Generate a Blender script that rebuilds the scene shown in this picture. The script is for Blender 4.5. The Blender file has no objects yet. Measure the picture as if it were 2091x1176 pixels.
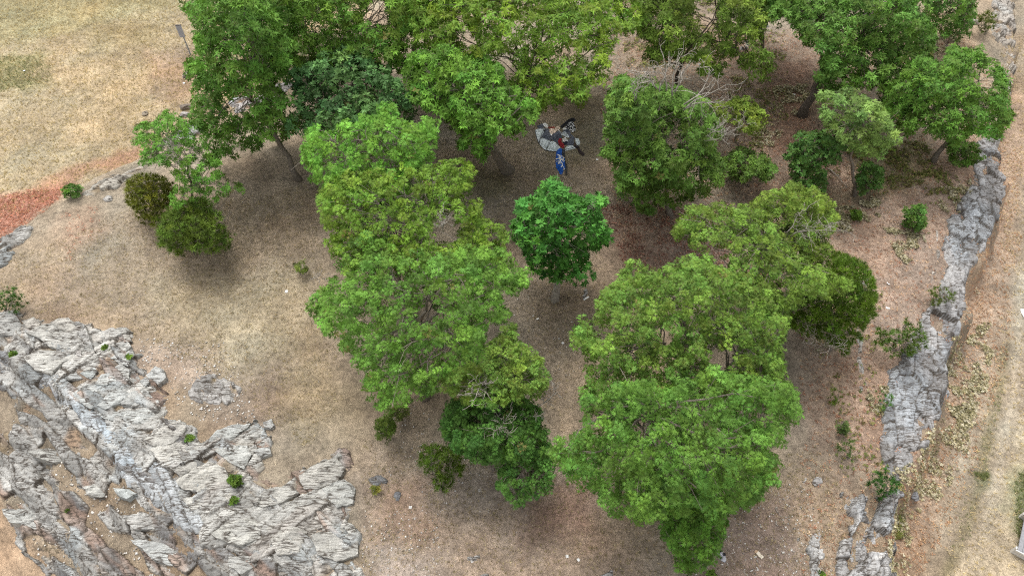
import bpy, math, random
import numpy as np
from mathutils.geometry import delaunay_2d_cdt
from mathutils import Vector

# ------------------------------------------------------------------ camera, sky, sun, exposure
sc = bpy.context.scene
C = sc.collection
CAM_H, PITCH, FOC = 24.0, math.radians(50.0), 1394.0      # drone 24 m above the knoll, 24 mm lens
cam_d = bpy.data.cameras.new('camera'); cam = bpy.data.objects.new('camera', cam_d); C.objects.link(cam)
cam.location = (0, 0, CAM_H); cam.rotation_euler = (math.pi/2-PITCH, 0, 0)
cam_d.sensor_width = 36; cam_d.lens = 24.0; cam_d.clip_start = 0.1; cam_d.clip_end = 3000
sc.camera = cam
SUN_EL, SUN_AZ = math.radians(72), math.radians(-28)       # behind the trees, a little to the left
w = bpy.data.worlds.new('World'); sc.world = w; w.use_nodes = True
nt = w.node_tree; bg = nt.nodes['Background']
sky = nt.nodes.new('ShaderNodeTexSky'); sky.sky_type = 'NISHITA'; sky.sun_disc = False
sky.sun_elevation = SUN_EL; sky.sun_rotation = SUN_AZ; sky.air_density = 1.0; sky.dust_density = 4.0
hs = nt.nodes.new('ShaderNodeHueSaturation'); hs.inputs['Saturation'].default_value = 0.18
nt.links.new(sky.outputs[0], hs.inputs['Color']); nt.links.new(hs.outputs[0], bg.inputs[0])
bg.inputs[1].default_value = 0.15
sl = bpy.data.lights.new('sun', 'SUN'); sun = bpy.data.objects.new('sun', sl); C.objects.link(sun)
sl.energy = .85; sl.angle = math.radians(24); sl.color = (1, .985, .955)
sd = Vector((math.sin(SUN_AZ)*math.cos(SUN_EL), math.cos(SUN_AZ)*math.cos(SUN_EL), math.sin(SUN_EL)))
sun.rotation_euler = sd.to_track_quat('Z', 'Y').to_euler()
sc.view_settings.view_transform = 'Standard'; sc.view_settings.look = 'None'
sc.view_settings.exposure = 0.80; sc.view_settings.gamma = 1; sc.view_settings.use_curve_mapping = False
sc.cycles.max_bounces = 4; sc.cycles.diffuse_bounces = 2; sc.cycles.transmission_bounces = 2
sc.cycles.transparent_max_bounces = 4; sc.cycles.sample_clamp_indirect = 4
sc.cycles.use_denoising = False; sc.cycles.filter_width = 1.15; sc.cycles.use_adaptive_sampling = False

rng = np.random.default_rng(7)
random.seed(7)

# ------------------------------------------------------------------ where the photograph's points lie in the world
CO, SI = math.cos(PITCH), math.sin(PITCH)
CAM = np.array([0, 0, CAM_H]); FW = np.array([0, CO, -SI]); UP = np.array([0, SI, CO])
def ray(px, py):
    return FW + (px-1045.5)/FOC*np.array([1, 0, 0]) - (py-588.0)/FOC*UP
def P(px, py, z=0.0):
    r = ray(px, py); t = (z-CAM_H)/r[2]; return CAM + r*t
def proj(p):
    d = p-CAM; dep = d@FW
    return 1045.5+FOC*d[..., 0]/dep, 588.0-FOC*(d@UP)/dep, dep

def h2(ix, iy, seed):
    n = (ix.astype(np.int64)*374761393 + iy.astype(np.int64)*668265263 + seed*974634777) & 0xffffffff
    n = ((n ^ (n >> 13))*1274126177) & 0xffffffff
    n = ((n ^ (n >> 16))*2246822519) & 0xffffffff
    return ((n ^ (n >> 15)) & 0xffffff)/16777216.0
def vnoise(x, y, seed=0):
    x = np.asarray(x, float); y = np.asarray(y, float)
    ix = np.floor(x); iy = np.floor(y); fx = x-ix; fy = y-iy
    fx = fx*fx*(3-2*fx); fy = fy*fy*(3-2*fy); ix = ix.astype(np.int64); iy = iy.astype(np.int64)
    a = h2(ix, iy, seed); b = h2(ix+1, iy, seed); c = h2(ix, iy+1, seed); d = h2(ix+1, iy+1, seed)
    return (a*(1-fx)+b*fx)*(1-fy)+(c*(1-fx)+d*fx)*fy
def fbm(x, y, seed=0, o=4, g=.5):
    s = 0; a = 1; t = 0
    for k in range(o):
        s = s+a*vnoise(x*2**k, y*2**k, seed+k*17); t += a; a *= g
    return s/t*2-1
def voro(x, y, seed=0):
    """cell id randoms, offset to the cell centre, F1 and F2"""
    ix = np.floor(x).astype(np.int64); iy = np.floor(y).astype(np.int64)
    f1 = np.full(x.shape, 9e9); f2 = f1.copy(); bx = np.zeros(x.shape); by = bx.copy(); cx = ix.copy(); cy = iy.copy()
    for dx in (-1, 0, 1):
        for dy in (-1, 0, 1):
            jx = ix+dx; jy = iy+dy
            sx = jx+.1+.8*h2(jx, jy, seed+1); sy = jy+.1+.8*h2(jx, jy, seed+2)
            d = (x-sx)**2+(y-sy)**2
            n = d < f1
            f2 = np.where(n, f1, np.minimum(f2, d)); f1 = np.where(n, d, f1)
            bx = np.where(n, x-sx, bx); by = np.where(n, y-sy, by); cx = np.where(n, jx, cx); cy = np.where(n, jy, cy)
    return cx, cy, bx, by, np.sqrt(f1), np.sqrt(f2)
def sstep(a, b, x):
    t = np.clip((x-a)/(b-a), 0, 1); return t*t*(3-2*t)
def sdist(poly, X, Y):
    """signed distance to a polygon, positive inside"""
    poly = np.asarray(poly, float)[:, :2]; n = len(poly); X = np.asarray(X, float); Y = np.asarray(Y, float)
    d = np.full(X.shape, 9e9); ins = np.zeros(X.shape, bool)
    for i in range(n):
        x0, y0 = poly[i]; x1, y1 = poly[(i+1) % n]; ex, ey = x1-x0, y1-y0; L = ex*ex+ey*ey+1e-12
        t = np.clip(((X-x0)*ex+(Y-y0)*ey)/L, 0, 1)
        d = np.minimum(d, (X-x0-t*ex)**2+(Y-y0-t*ey)**2)
        c = (y0 > Y) != (y1 > Y)
        ins ^= c & (X < (x1-x0)*(Y-y0)/((y1-y0) if y1 != y0 else 1e-9)+x0)
    d = np.sqrt(d); return np.where(ins, d, -d)

# ------------------------------------------------------------------ lie of the land
EDGE_R = [(2075, -60), (2068, 0), (2072, 100), (2062, 200), (2030, 290), (2052, 370), (2036, 450), (2008, 520), (1977, 560), (1974, 640),
          (1950, 690), (1928, 740), (1935, 800), (1912, 870), (1880, 925), (1832, 1000), (1822, 1060), (1820, 1176), (1822, 1300)]
LOW_R = [P(x, y, -.3) for x, y in EDGE_R] + [np.array([15, -40, 0]), np.array([500, -40, 0]), np.array([500, 300, 0]), np.array([50, 300, 0])]
EDGE_L = [(-60, 545), (0, 505), (60, 462), (140, 402), (205, 360), (275, 334), (330, 292), (400, 250), (450, 214), (520, 196), (585, 168), (660, 110), (760, 40), (830, -60)]
LOW_L = [P(x, y, -.2) for x, y in EDGE_L] + [np.array([-6, 300, 0]), np.array([-500, 300, 0]), np.array([-500, 25, 0])]
EDGE_B = [(-120, 640), (0, 690), (60, 735), (130, 790), (200, 862), (300, 965), (380, 1055), (440, 1112), (560, 1180), (700, 1260), (840, 1500)]
LOW_B = [P(x, y, 0) for x, y in EDGE_B] + [np.array([-2, -60, 0]), np.array([-500, -60, 0]), np.array([-500, 14, 0])]
def H(X, Y):
    X = np.asarray(X, float); Y = np.asarray(Y, float)
    z = .22*fbm(X*.16, Y*.16, 3, 3)+.05*fbm(X*.7, Y*.7, 9, 3)
    wx = X+.35*fbm(X*.9, Y*.9, 31, 3); wy = Y+.35*fbm(X*.9, Y*.9, 37, 3)
    d = sdist(LOW_R, wx, wy)
    z = z-.35*sstep(-2.5, 0, d)-2.1*sstep(-.05, .8, d)-.012*np.clip(d-1, 0, 40)
    d = sdist(LOW_L, wx, wy)
    z = z-.15*sstep(-1.5, 0, d)-1.2*sstep(-.1, 1.0, d)-.02*np.clip(d-1, 0, 60)
    d = sdist(LOW_B, wx, wy)
    dd = np.clip(d, 0, 60)
    st = dd/.95; fr = st-np.floor(st)
    stp = (np.floor(st)+sstep(.35, .95, fr))*.95
    z = z-.2*sstep(-1, 0, d)-np.minimum(.45*stp+.22*dd, 4.6)
    return z
def G(px, py):
    """the point of the ground seen at a pixel of the photograph"""
    r = ray(px, py); t = np.linspace((2-CAM_H)/r[2], (-9-CAM_H)/r[2], 700)
    p = CAM+t[:, None]*r; below = p[:, 2] < H(p[:, 0], p[:, 1])
    k = int(np.argmax(below)) if below.any() else len(t)-1
    return p[k]
def GP(l): return [G(x, y) for x, y in l]

# ------------------------------------------------------------------ mesh and object helpers
def lin(r, g, b):
    return tuple(((c/255)/12.92 if c/255 <= .04045 else ((c/255+.055)/1.055)**2.4) for c in (r, g, b))
def mesh_from(name, V, F, mat, col=None, smooth=False):
    me = bpy.data.meshes.new(name)
    V = np.asarray(V, np.float32)
    if isinstance(F, np.ndarray):
        nf, k = F.shape
        me.vertices.add(len(V)); me.vertices.foreach_set('co', V.ravel())
        me.loops.add(nf*k); me.loops.foreach_set('vertex_index', F.astype(np.int32).ravel())
        me.polygons.add(nf); me.polygons.foreach_set('loop_start', (np.arange(nf)*k).astype(np.int32))
        me.update(calc_edges=True)
    else:
        me.from_pydata([tuple(map(float, v)) for v in V], [], F); me.update()
    if col is not None:
        a = me.color_attributes.new('Col', 'FLOAT_COLOR', 'POINT')
        c = np.ones((len(V), 4), np.float32); c[:, :col.shape[1]] = col; a.data.foreach_set('color', c.ravel())
    me.materials.append(mat)
    if smooth: me.shade_smooth()
    return me
def link(name, me, parent=None, loc=None, **kw):
    o = bpy.data.objects.new(name, me); C.objects.link(o)
    if loc is not None: o.location = loc
    if parent is not None: o.parent = parent
    for k, v in kw.items(): o[k] = v
    return o
def root(name, loc, label, category, group=None):
    o = bpy.data.objects.new(name, None); C.objects.link(o); o.location = loc
    o['label'] = label; o['category'] = category
    if group: o['group'] = group
    return o
class MB:
    def __init__(s): s.v = []; s.f = []; s.n = 0
    def add(s, V, F):
        s.v.append(np.asarray(V, float)); s.f += [tuple(i+s.n for i in f) for f in F]; s.n += len(V)
    def tube(s, pts, rad, sides=6):
        pts = [np.asarray(p, float) for p in pts]; n = len(pts); V = []; F = []
        ref = np.array([.3, .9, .2])
        for i, p in enumerate(pts):
            t = pts[min(i+1, n-1)]-pts[max(i-1, 0)]; t = t/(np.linalg.norm(t)+1e-9)
            a = np.cross(t, ref); a /= np.linalg.norm(a)+1e-9; b = np.cross(t, a)
            for k in range(sides):
                an = 2*math.pi*k/sides; V.append(p+rad[i]*(a*math.cos(an)+b*math.sin(an)))
        for i in range(n-1):
            for k in range(sides):
                F.append((i*sides+k, i*sides+(k+1) % sides, (i+1)*sides+(k+1) % sides, (i+1)*sides+k))
        F.append(tuple(range(sides))[::-1]); F.append(tuple((n-1)*sides+k for k in range(sides)))
        s.add(V, F)
    def box(s, c, u, v, w_):
        c, u, v, w_ = map(lambda q: np.asarray(q, float), (c, u, v, w_))
        V = [c+a*u+b*v+d*w_ for a in (-1, 1) for b in (-1, 1) for d in (-1, 1)]
        s.add(V, [(0, 1, 3, 2), (4, 6, 7, 5), (0, 4, 5, 1), (2, 3, 7, 6), (0, 2, 6, 4), (1, 5, 7, 3)])
    def build(s, name, mat, parent=None, org=(0, 0, 0), smooth=False, **kw):
        V = np.concatenate(s.v)-np.asarray(org)
        return link(name, mesh_from(name, V, s.f, mat, smooth=smooth), parent, **kw)

# ------------------------------------------------------------------ materials
def mat(name, rough=.85):
    m = bpy.data.materials.new(name); m.use_nodes = True
    b = m.node_tree.nodes['Principled BSDF']; b.inputs['Roughness'].default_value = rough
    b.inputs['Specular IOR Level'].default_value = .25
    return m, m.node_tree, b
def N(nt, t, **kw):
    n = nt.nodes.new(t)
    for k, v in kw.items():
        if k in n.inputs: n.inputs[k].default_value = v
        else: setattr(n, k, v)
    return n
def mixc(nt, kind, fac, a, b):
    m = nt.nodes.new('ShaderNodeMix'); m.data_type = 'RGBA'; m.blend_type = kind
    for s, v in ((0, fac), (6, a), (7, b)):
        if hasattr(v, 'links'): nt.links.new(v, m.inputs[s])
        else: m.inputs[s].default_value = v if not isinstance(v, tuple) else (*v, 1)[:4]
    return m.outputs[2]
def ramp(nt, src, stops):
    r = nt.nodes.new('ShaderNodeValToRGB'); e = r.color_ramp.elements
    while len(e) < len(stops): e.new(.5)
    for i, (p, c) in enumerate(stops):
        e[i].position = p; e[i].color = (c, c, c, 1) if not isinstance(c, tuple) else (*c, 1)
    nt.links.new(src, r.inputs[0]); return r.outputs[0]
def noise(nt, vec, scale, detail=4, rough=.6, dist=0):
    n = N(nt, 'ShaderNodeTexNoise'); n.inputs['Scale'].default_value = scale; n.inputs['Detail'].default_value = detail
    n.inputs['Roughness'].default_value = rough; n.inputs['Distortion'].default_value = dist
    nt.links.new(vec, n.inputs['Vector']); return n.outputs[0]
def geo_pos(nt): return nt.nodes.new('ShaderNodeNewGeometry').outputs['Position']
def mapping(nt, vec, rot=(0, 0, 0), scale=(1, 1, 1)):
    m = nt.nodes.new('ShaderNodeMapping'); m.inputs['Rotation'].default_value = rot; m.inputs['Scale'].default_value = scale
    nt.links.new(vec, m.inputs[0]); return m.outputs[0]
def bump(nt, b, src, strength, dist):
    n = nt.nodes.new('ShaderNodeBump'); n.inputs['Strength'].default_value = strength; n.inputs['Distance'].default_value = dist
    nt.links.new(src, n.inputs['Height']); nt.links.new(n.outputs[0], b.inputs['Normal'])

def ground_material():
    m, t, b = mat('dry_ground', .95); pos = geo_pos(t)
    a = N(t, 'ShaderNodeAttribute', attribute_name='Col').outputs['Color']
    c = mixc(t, 'MULTIPLY', 1.0, a, ramp(t, noise(t, pos, 1.1, 6, .65), [(.25, .62), (.5, 1.0), (.75, 1.30)]))
    c = mixc(t, 'MULTIPLY', 1.0, c, ramp(t, noise(t, pos, 5, 5, .75), [(.3, .55), (.48, .98), (.7, 1.38)]))
    c = mixc(t, 'MULTIPLY', 1.0, c, ramp(t, noise(t, pos, 22, 3, .8), [(.3, .66), (.5, .98), (.7, 1.30)]))
    # fallen bits: pale flecks and dark crumbs
    v = N(t, 'ShaderNodeTexVoronoi'); v.inputs['Scale'].default_value = 9; t.links.new(pos, v.inputs['Vector'])
    fl = ramp(t, v.outputs['Distance'], [(.0, 1.0), (.10, 1.0), (.16, 0.0)])
    sel = ramp(t, noise(t, pos, 5, 2, .5), [(.56, 0.0), (.62, .75)])
    c = mixc(t, 'MIX', mixc(t, 'MULTIPLY', 1.0, fl, sel), c, lin(205, 190, 165))
    v2 = N(t, 'ShaderNodeTexVoronoi'); v2.inputs['Scale'].default_value = 13; t.links.new(mapping(t, pos, (0, 0, .4), (1, 1.6, 1)), v2.inputs['Vector'])
    dk = ramp(t, v2.outputs['Distance'], [(.0, .7), (.14, .55), (.25, 0.0)])
    sel2 = ramp(t, noise(t, pos, 3, 3, .6), [(.47, 0.0), (.6, .8)])
    c = mixc(t, 'MIX', mixc(t, 'MULTIPLY', 1.0, dk, sel2), c, lin(92, 74, 56))
    t.links.new(c, b.inputs['Base Color'])
    bump(t, b, mixc(t, 'ADD', .5, noise(t, pos, 30, 4, .8), noise(t, pos, 6, 4, .7)), .9, .06)
    return m
def rock_material(name, ang, sc_=1.0, st_=(.7, 5.5, 3.0)):
    m, t, b = mat(name, .82); pos = geo_pos(t)
    a = N(t, 'ShaderNodeAttribute', attribute_name='Col').outputs['Color']
    wv = N(t, 'ShaderNodeVectorMath', operation='ADD')
    nn = N(t, 'ShaderNodeTexNoise'); nn.inputs['Scale'].default_value = 1.0; nn.inputs['Detail'].default_value = 4; t.links.new(pos, nn.inputs['Vector'])
    s = N(t, 'ShaderNodeVectorMath', operation='SCALE'); s.inputs['Scale'].default_value = .3; t.links.new(nn.outputs['Color'], s.inputs[0])
    t.links.new(pos, wv.inputs[0]); t.links.new(s.outputs[0], wv.inputs[1])
    st = mapping(t, wv.outputs[0], (0, 0, -ang), st_)
    grain = noise(t, st, 2.6*sc_, 8, .75)
    c = mixc(t, 'MULTIPLY', 1.0, a, ramp(t, grain, [(.30, .60), (.43, .90), (.53, 1.02), (.70, 1.16)]))
    c = mixc(t, 'MULTIPLY', 1.0, c, ramp(t, noise(t, pos, 1.2, 5, .6), [(.3, .82), (.7, 1.14)]))
    c = mixc(t, 'MULTIPLY', 1.0, c, ramp(t, noise(t, pos, 22, 4, .8), [(.3, .80), (.7, 1.14)]))
    # fine cracks along the cleavage
    vr = N(t, 'ShaderNodeTexVoronoi', feature='DISTANCE_TO_EDGE'); vr.inputs['Scale'].default_value = 2.1*sc_
    t.links.new(mapping(t, wv.outputs[0], (0, 0, -ang+.12), (.42, 4.6, 1.8)), vr.inputs['Vector'])
    cr = ramp(t, vr.outputs['Distance'], [(0, 1.0), (.04, .8), (.12, 0.0)])
    gate = ramp(t, noise(t, pos, 2.2, 3, .6), [(.38, .0), (.55, .95)])
    c = mixc(t, 'MIX', mixc(t, 'MULTIPLY', 1.0, cr, gate), c, lin(70, 62, 54))
    # rusty and sandy stains
    c = mixc(t, 'MIX', ramp(t, noise(t, mapping(t, pos, (0, 0, -ang), (.5, 1.2, 1)), .9, 5, .7), [(.62, 0.0), (.80, .32)]), c, lin(176, 158, 138))
    t.links.new(c, b.inputs['Base Color'])
    bump(t, b, mixc(t, 'ADD', .6, grain, mixc(t, 'MULTIPLY', 1.0, noise(t, pos, 14, 5, .75), (.7, .7, .7))), .65, .06)
    return m
def flat_mat(name, rgb, rough=.8, var=.2, scale=12):
    m, t, b = mat(name, rough); pos = geo_pos(t)
    c = mixc(t, 'MULTIPLY', 1.0, lin(*rgb), ramp(t, noise(t, pos, scale, 4, .6), [(.3, 1-var), (.7, 1+var)]))
    t.links.new(c, b.inputs['Base Color']); return m
def leaf_material(name='leaves', trans=.1, rough=.6, bright=1.0):
    m, t, b = mat(name, rough)
    a = N(t, 'ShaderNodeAttribute', attribute_name='Col').outputs['Color']
    t.links.new(a, b.inputs['Base Color']); b.inputs['Specular IOR Level'].default_value = .18
    tr = N(t, 'ShaderNodeBsdfTranslucent'); t.links.new(mixc(t, 'MULTIPLY', 1.0, a, (1.1, 1.25, .6)), tr.inputs['Color'])
    mx = N(t, 'ShaderNodeMixShader'); mx.inputs[0].default_value = trans
    t.links.new(b.outputs[0], mx.inputs[1]); t.links.new(tr.outputs[0], mx.inputs[2])
    t.links.new(mx.outputs[0], t.nodes['Material Output'].inputs[0]); return m
def bark_material(name, rgb):
    m, t, b = mat(name, .9); pos = geo_pos(t)
    g = noise(t, mapping(t, pos, (0, 0, 0), (1, 1, .25)), 22, 6, .75)
    c = mixc(t, 'MULTIPLY', 1.0, lin(*rgb), ramp(t, g, [(.3, .45), (.5, .95), (.7, 1.45)]))
    t.links.new(c, b.inputs['Base Color']); bump(t, b, g, 1.0, .04); return m
M_ground = ground_material()
M_rock = rock_material('schist_rock', math.radians(28))
M_rock_low = rock_material('lower_schist_rock', math.radians(-36))
M_rock_r = rock_material('grey_cliff_rock', math.radians(50), 1.0, (1.3, 2.4, 2.0))
M_leaf = leaf_material()
M_litter = leaf_material('dead_leaves', .1, .8)
M_bark = bark_material('grey_bark', (138, 128, 116))
M_bark_l = bark_material('pale_bark', (176, 166, 152))
M_bark_d = bark_material('dark_bark', (96, 86, 76))
M_dead = bark_material('bleached_wood', (178, 170, 158))

# ------------------------------------------------------------------ ground colours by zone (soil and litter; the central clearing also holds some canopy shade)
ZONES = [  # outline on the ground as seen, colour, softness in metres, amount
    ([(-200, -80), (850, -80), (700, 60), (600, 160), (430, 220), (280, 330), (130, 400), (0, 490), (-200, 600)], (182, 163, 124), 1.5, 1),
    ([(-200, -60), (200, -60), (420, 0), (200, 60), (60, 90), (-200, 120)], (158, 148, 96), 3.0, .7),
    ([(-100, 120), (90, 110), (120, 170), (40, 190), (-100, 210)], (140, 142, 84), 1.6, .6),
    ([(150, 60), (330, 40), (340, 90), (180, 110)], (160, 142, 92), 2.0, .55),
    ([(300, 100), (420, 90), (440, 200), (330, 220), (290, 170)], (158, 128, 102), 1.5, .7),
    ([(-150, 420), (0, 405), (110, 360), (260, 300), (330, 270), (320, 310), (190, 352), (120, 405), (60, 440), (-150, 520)], (196, 142, 108), 1.0, .75),
    ([(-200, 425), (60, 395), (160, 370), (135, 400), (70, 445), (0, 490), (-200, 560)], (190, 128, 104), .7, .85),
    ([(120, 445), (190, 425), (215, 470), (150, 530), (110, 560), (100, 500)], (188, 150, 120), 1.2, .5),
    ([(60, 560), (160, 540), (190, 620), (150, 690), (60, 660), (40, 610)], (160, 132, 112), 1.4, .5),
    ([(-50, 500), (110, 480), (250, 560), (300, 660), (200, 680), (60, 640), (-50, 620)], (172, 148, 116), 1.5, .5),
    ([(460, 290), (640, 320), (680, 480), (640, 620), (560, 560), (500, 470), (470, 400)], (152, 135, 110), 1.6, .7),
    ([(300, 560), (640, 560), (660, 700), (500, 760), (360, 680)], (172, 158, 122), 2.0, .6),
    ([(380, 780), (560, 740), (620, 840), (560, 900), (430, 870)], (150, 128, 108), 1.2, .6),
    ([(640, 680), (780, 800), (740, 900), (600, 900), (560, 800)], (164, 148, 112), 1.5, .6),
    ([(230, 700), (420, 720), (440, 800), (300, 800)], (190, 170, 148), 1.0, .8),
    ([(820, 200), (1280, 180), (1320, 420), (1290, 520), (1230, 620), (1190, 720), (1160, 860), (1090, 800), (1000, 640), (900, 300)], (150, 132, 108), 1.5, .9),  # clearing under the trees: darker dirt, with part of the canopy's shade painted in
    ([(900, 330), (1050, 350), (1040, 400), (960, 410)], (112, 104, 66), .8, .6),
    ([(1150, 180), (1240, 190), (1240, 330), (1150, 350)], (114, 104, 70), 1.0, .5),
    ([(1210, 420), (1520, 420), (1540, 560), (1330, 580), (1250, 520)], (150, 122, 106), 1.8, .7),
    ([(1220, 0), (1480, 0), (1500, 200), (1300, 260), (1240, 150)], (146, 124, 100), 1.6, .8),
    ([(1480, 60), (1700, 60), (1720, 400), (1500, 420), (1450, 250)], (152, 126, 102), 1.5, .9),
    ([(1590, 120), (1660, 120), (1650, 300), (1560, 330)], (140, 96, 74), 1.0, .5),
    ([(1660, 280), (2000, 280), (1990, 560), (1900, 700), (1830, 1000), (1720, 980), (1680, 700), (1700, 440)], (176, 148, 124), 1.5, .95),
    ([(1650, 380), (1800, 380), (1760, 440), (1690, 430)], (160, 142, 110), 1.0, .8),
    ([(1720, 300), (1900, 280), (1900, 380), (1760, 400)], (142, 132, 88), 1.5, .7),
    ([(1880, 0), (2040, 0), (2050, 160), (1960, 140), (1900, 90)], (176, 152, 120), 1.2, .8),
    ([(1600, 680), (1720, 700), (1740, 900), (1640, 940), (1600, 860)], (172, 142, 116), 1.5, .8),
    ([(740, 930), (1150, 900), (1250, 1000), (1360, 1176), (1360, 1260), (740, 1260)], (178, 157, 134), 2.0, .85),
    ([(760, 980), (860, 960), (880, 1100), (760, 1110)], (180, 146, 118), 1.0, .7),
    ([(1080, 1010), (1220, 1000), (1240, 1110), (1100, 1120)], (168, 126, 104), 1.2, .6),
    ([(740, 1120), (900, 1120), (900, 1250), (740, 1250)], (176, 162, 148), 1.2, .7),
    ([(1450, 1060), (1640, 1000), (1660, 1230), (1400, 1230)], (152, 128, 112), 1.2, .8),
    ([(1600, 960), (1780, 960), (1720, 1180), (1640, 1100)], (180, 152, 122), 1.2, .7),
    ([(2100, -80), (2180, 200), (2160, 500), (2120, 800), (2050, 1000), (1900, 1260), (2500, 1260), (2500, -80)], (206, 186, 148), 1.5, 1),
    ([(2062, 100), (2120, 200), (2090, 420), (2060, 620), (2000, 800), (1930, 960), (1860, 1260), (1826, 1176), (1840, 1000), (1930, 860), (1960, 700), (2040, 430)], (184, 154, 124), 1.0, .9),
    ([(2045, 700), (2060, 700), (2040, 840), (2020, 980), (1990, 1060), (1940, 1180), (1920, 1180), (1975, 1040), (2010, 900)], (132, 122, 82), .5, .9),
    ([(2000, 960), (2020, 960), (2015, 1000), (1990, 1010)], (116, 120, 76), .5, .8),
    ([(2080, 560), (2096, 560), (2080, 760), (2062, 900), (2030, 1060), (1990, 1190), (1965, 1190), (2010, 1040), (2044, 900), (2064, 740)], (212, 196, 164), .5, .6),
    ([(2000, 700), (2018, 700), (2000, 820), (1975, 960), (1930, 1080), (1900, 1190), (1880, 1190), (1915, 1070), (1955, 950), (1980, 820)], (206, 190, 158), .6, .6),
    ([(2070, 960), (2200, 960), (2200, 1200), (2095, 1140), (2062, 1060)], (118, 124, 74), 1.0, .9),
    ([(-100, 1020), (10, 1000), (50, 1090), (120, 1150), (140, 1230), (-100, 1230)], (190, 158, 122), .8, 1),
]
BASE = (166, 147, 119)
def grey(c, k=.77):
    m = sum(c)/3; r, g, b = (m+(v-m)*k for v in c); return (r*.995, g*.985, b*.985)
zone_polys = [(GP(p), lin(*grey(c)), f, k) for p, c, f, k in ZONES]
def ground_color(X, Y):
    c = np.tile(np.array(lin(*grey(BASE))), (len(X), 1))
    ax = X+1.0*fbm(X*.45, Y*.45, 61, 4); ay = Y+1.0*fbm(X*.45, Y*.45, 71, 4)
    for poly, col, f, k in zone_polys:
        pl = np.array(poly)[:, :2]
        s = (ax > pl[:, 0].min()-f) & (ax < pl[:, 0].max()+f) & (ay > pl[:, 1].min()-f) & (ay < pl[:, 1].max()+f)
        if not s.any(): continue
        kw = min(1, f/1.3)**1.5; d = sdist(pl, X[s]+(ax[s]-X[s])*kw, Y[s]+(ay[s]-Y[s])*kw)+f*.35*fbm(X[s]*2.3, Y[s]*2.3, 5, 3)
        a = (sstep(-f*.5, f*.7, d)*k)[:, None]
        c[s] = c[s]*(1-a)+np.array(col)*a
    # blotches of slightly different soil and dead grass
    n1 = fbm(X*.5, Y*.5, 81, 4)[:, None]; n2 = fbm(X*.35+9, Y*.35, 91, 4)[:, None]
    c = c*(1+.30*n1)*np.array([1, 1, 1])
    c = c*(1+n2*np.array([[.10, -.02, -.12]]))
    return np.clip(c*.99, .01, .9)

# ------------------------------------------------------------------ ground sheet
def ground():
    xs = np.concatenate([-np.geomspace(500, 42, 14)[:-1], np.arange(-42, 43, .2), np.geomspace(43, 500, 14)[1:]])
    ys = np.concatenate([-np.geomspace(200, 3, 12)[:-1], np.arange(-3, 54, .19), np.geomspace(54, 900, 16)[1:]])
    X, Y = np.meshgrid(xs, ys); sh = X.shape; X = X.ravel(); Y = Y.ravel()
    Z = H(X, Y)+.035*fbm(X*2.2, Y*2.2, 15, 2)
    nx = len(xs); i = (np.arange(len(ys)-1)[:, None]*nx+np.arange(nx-1)).ravel()
    F = np.stack([i, i+1, i+nx+1, i+nx], 1)
    me = mesh_from('ground', np.stack([X, Y, Z], 1), F, M_ground, ground_color(X, Y), True)
    link('ground', me, kind='structure')
ground()

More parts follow.
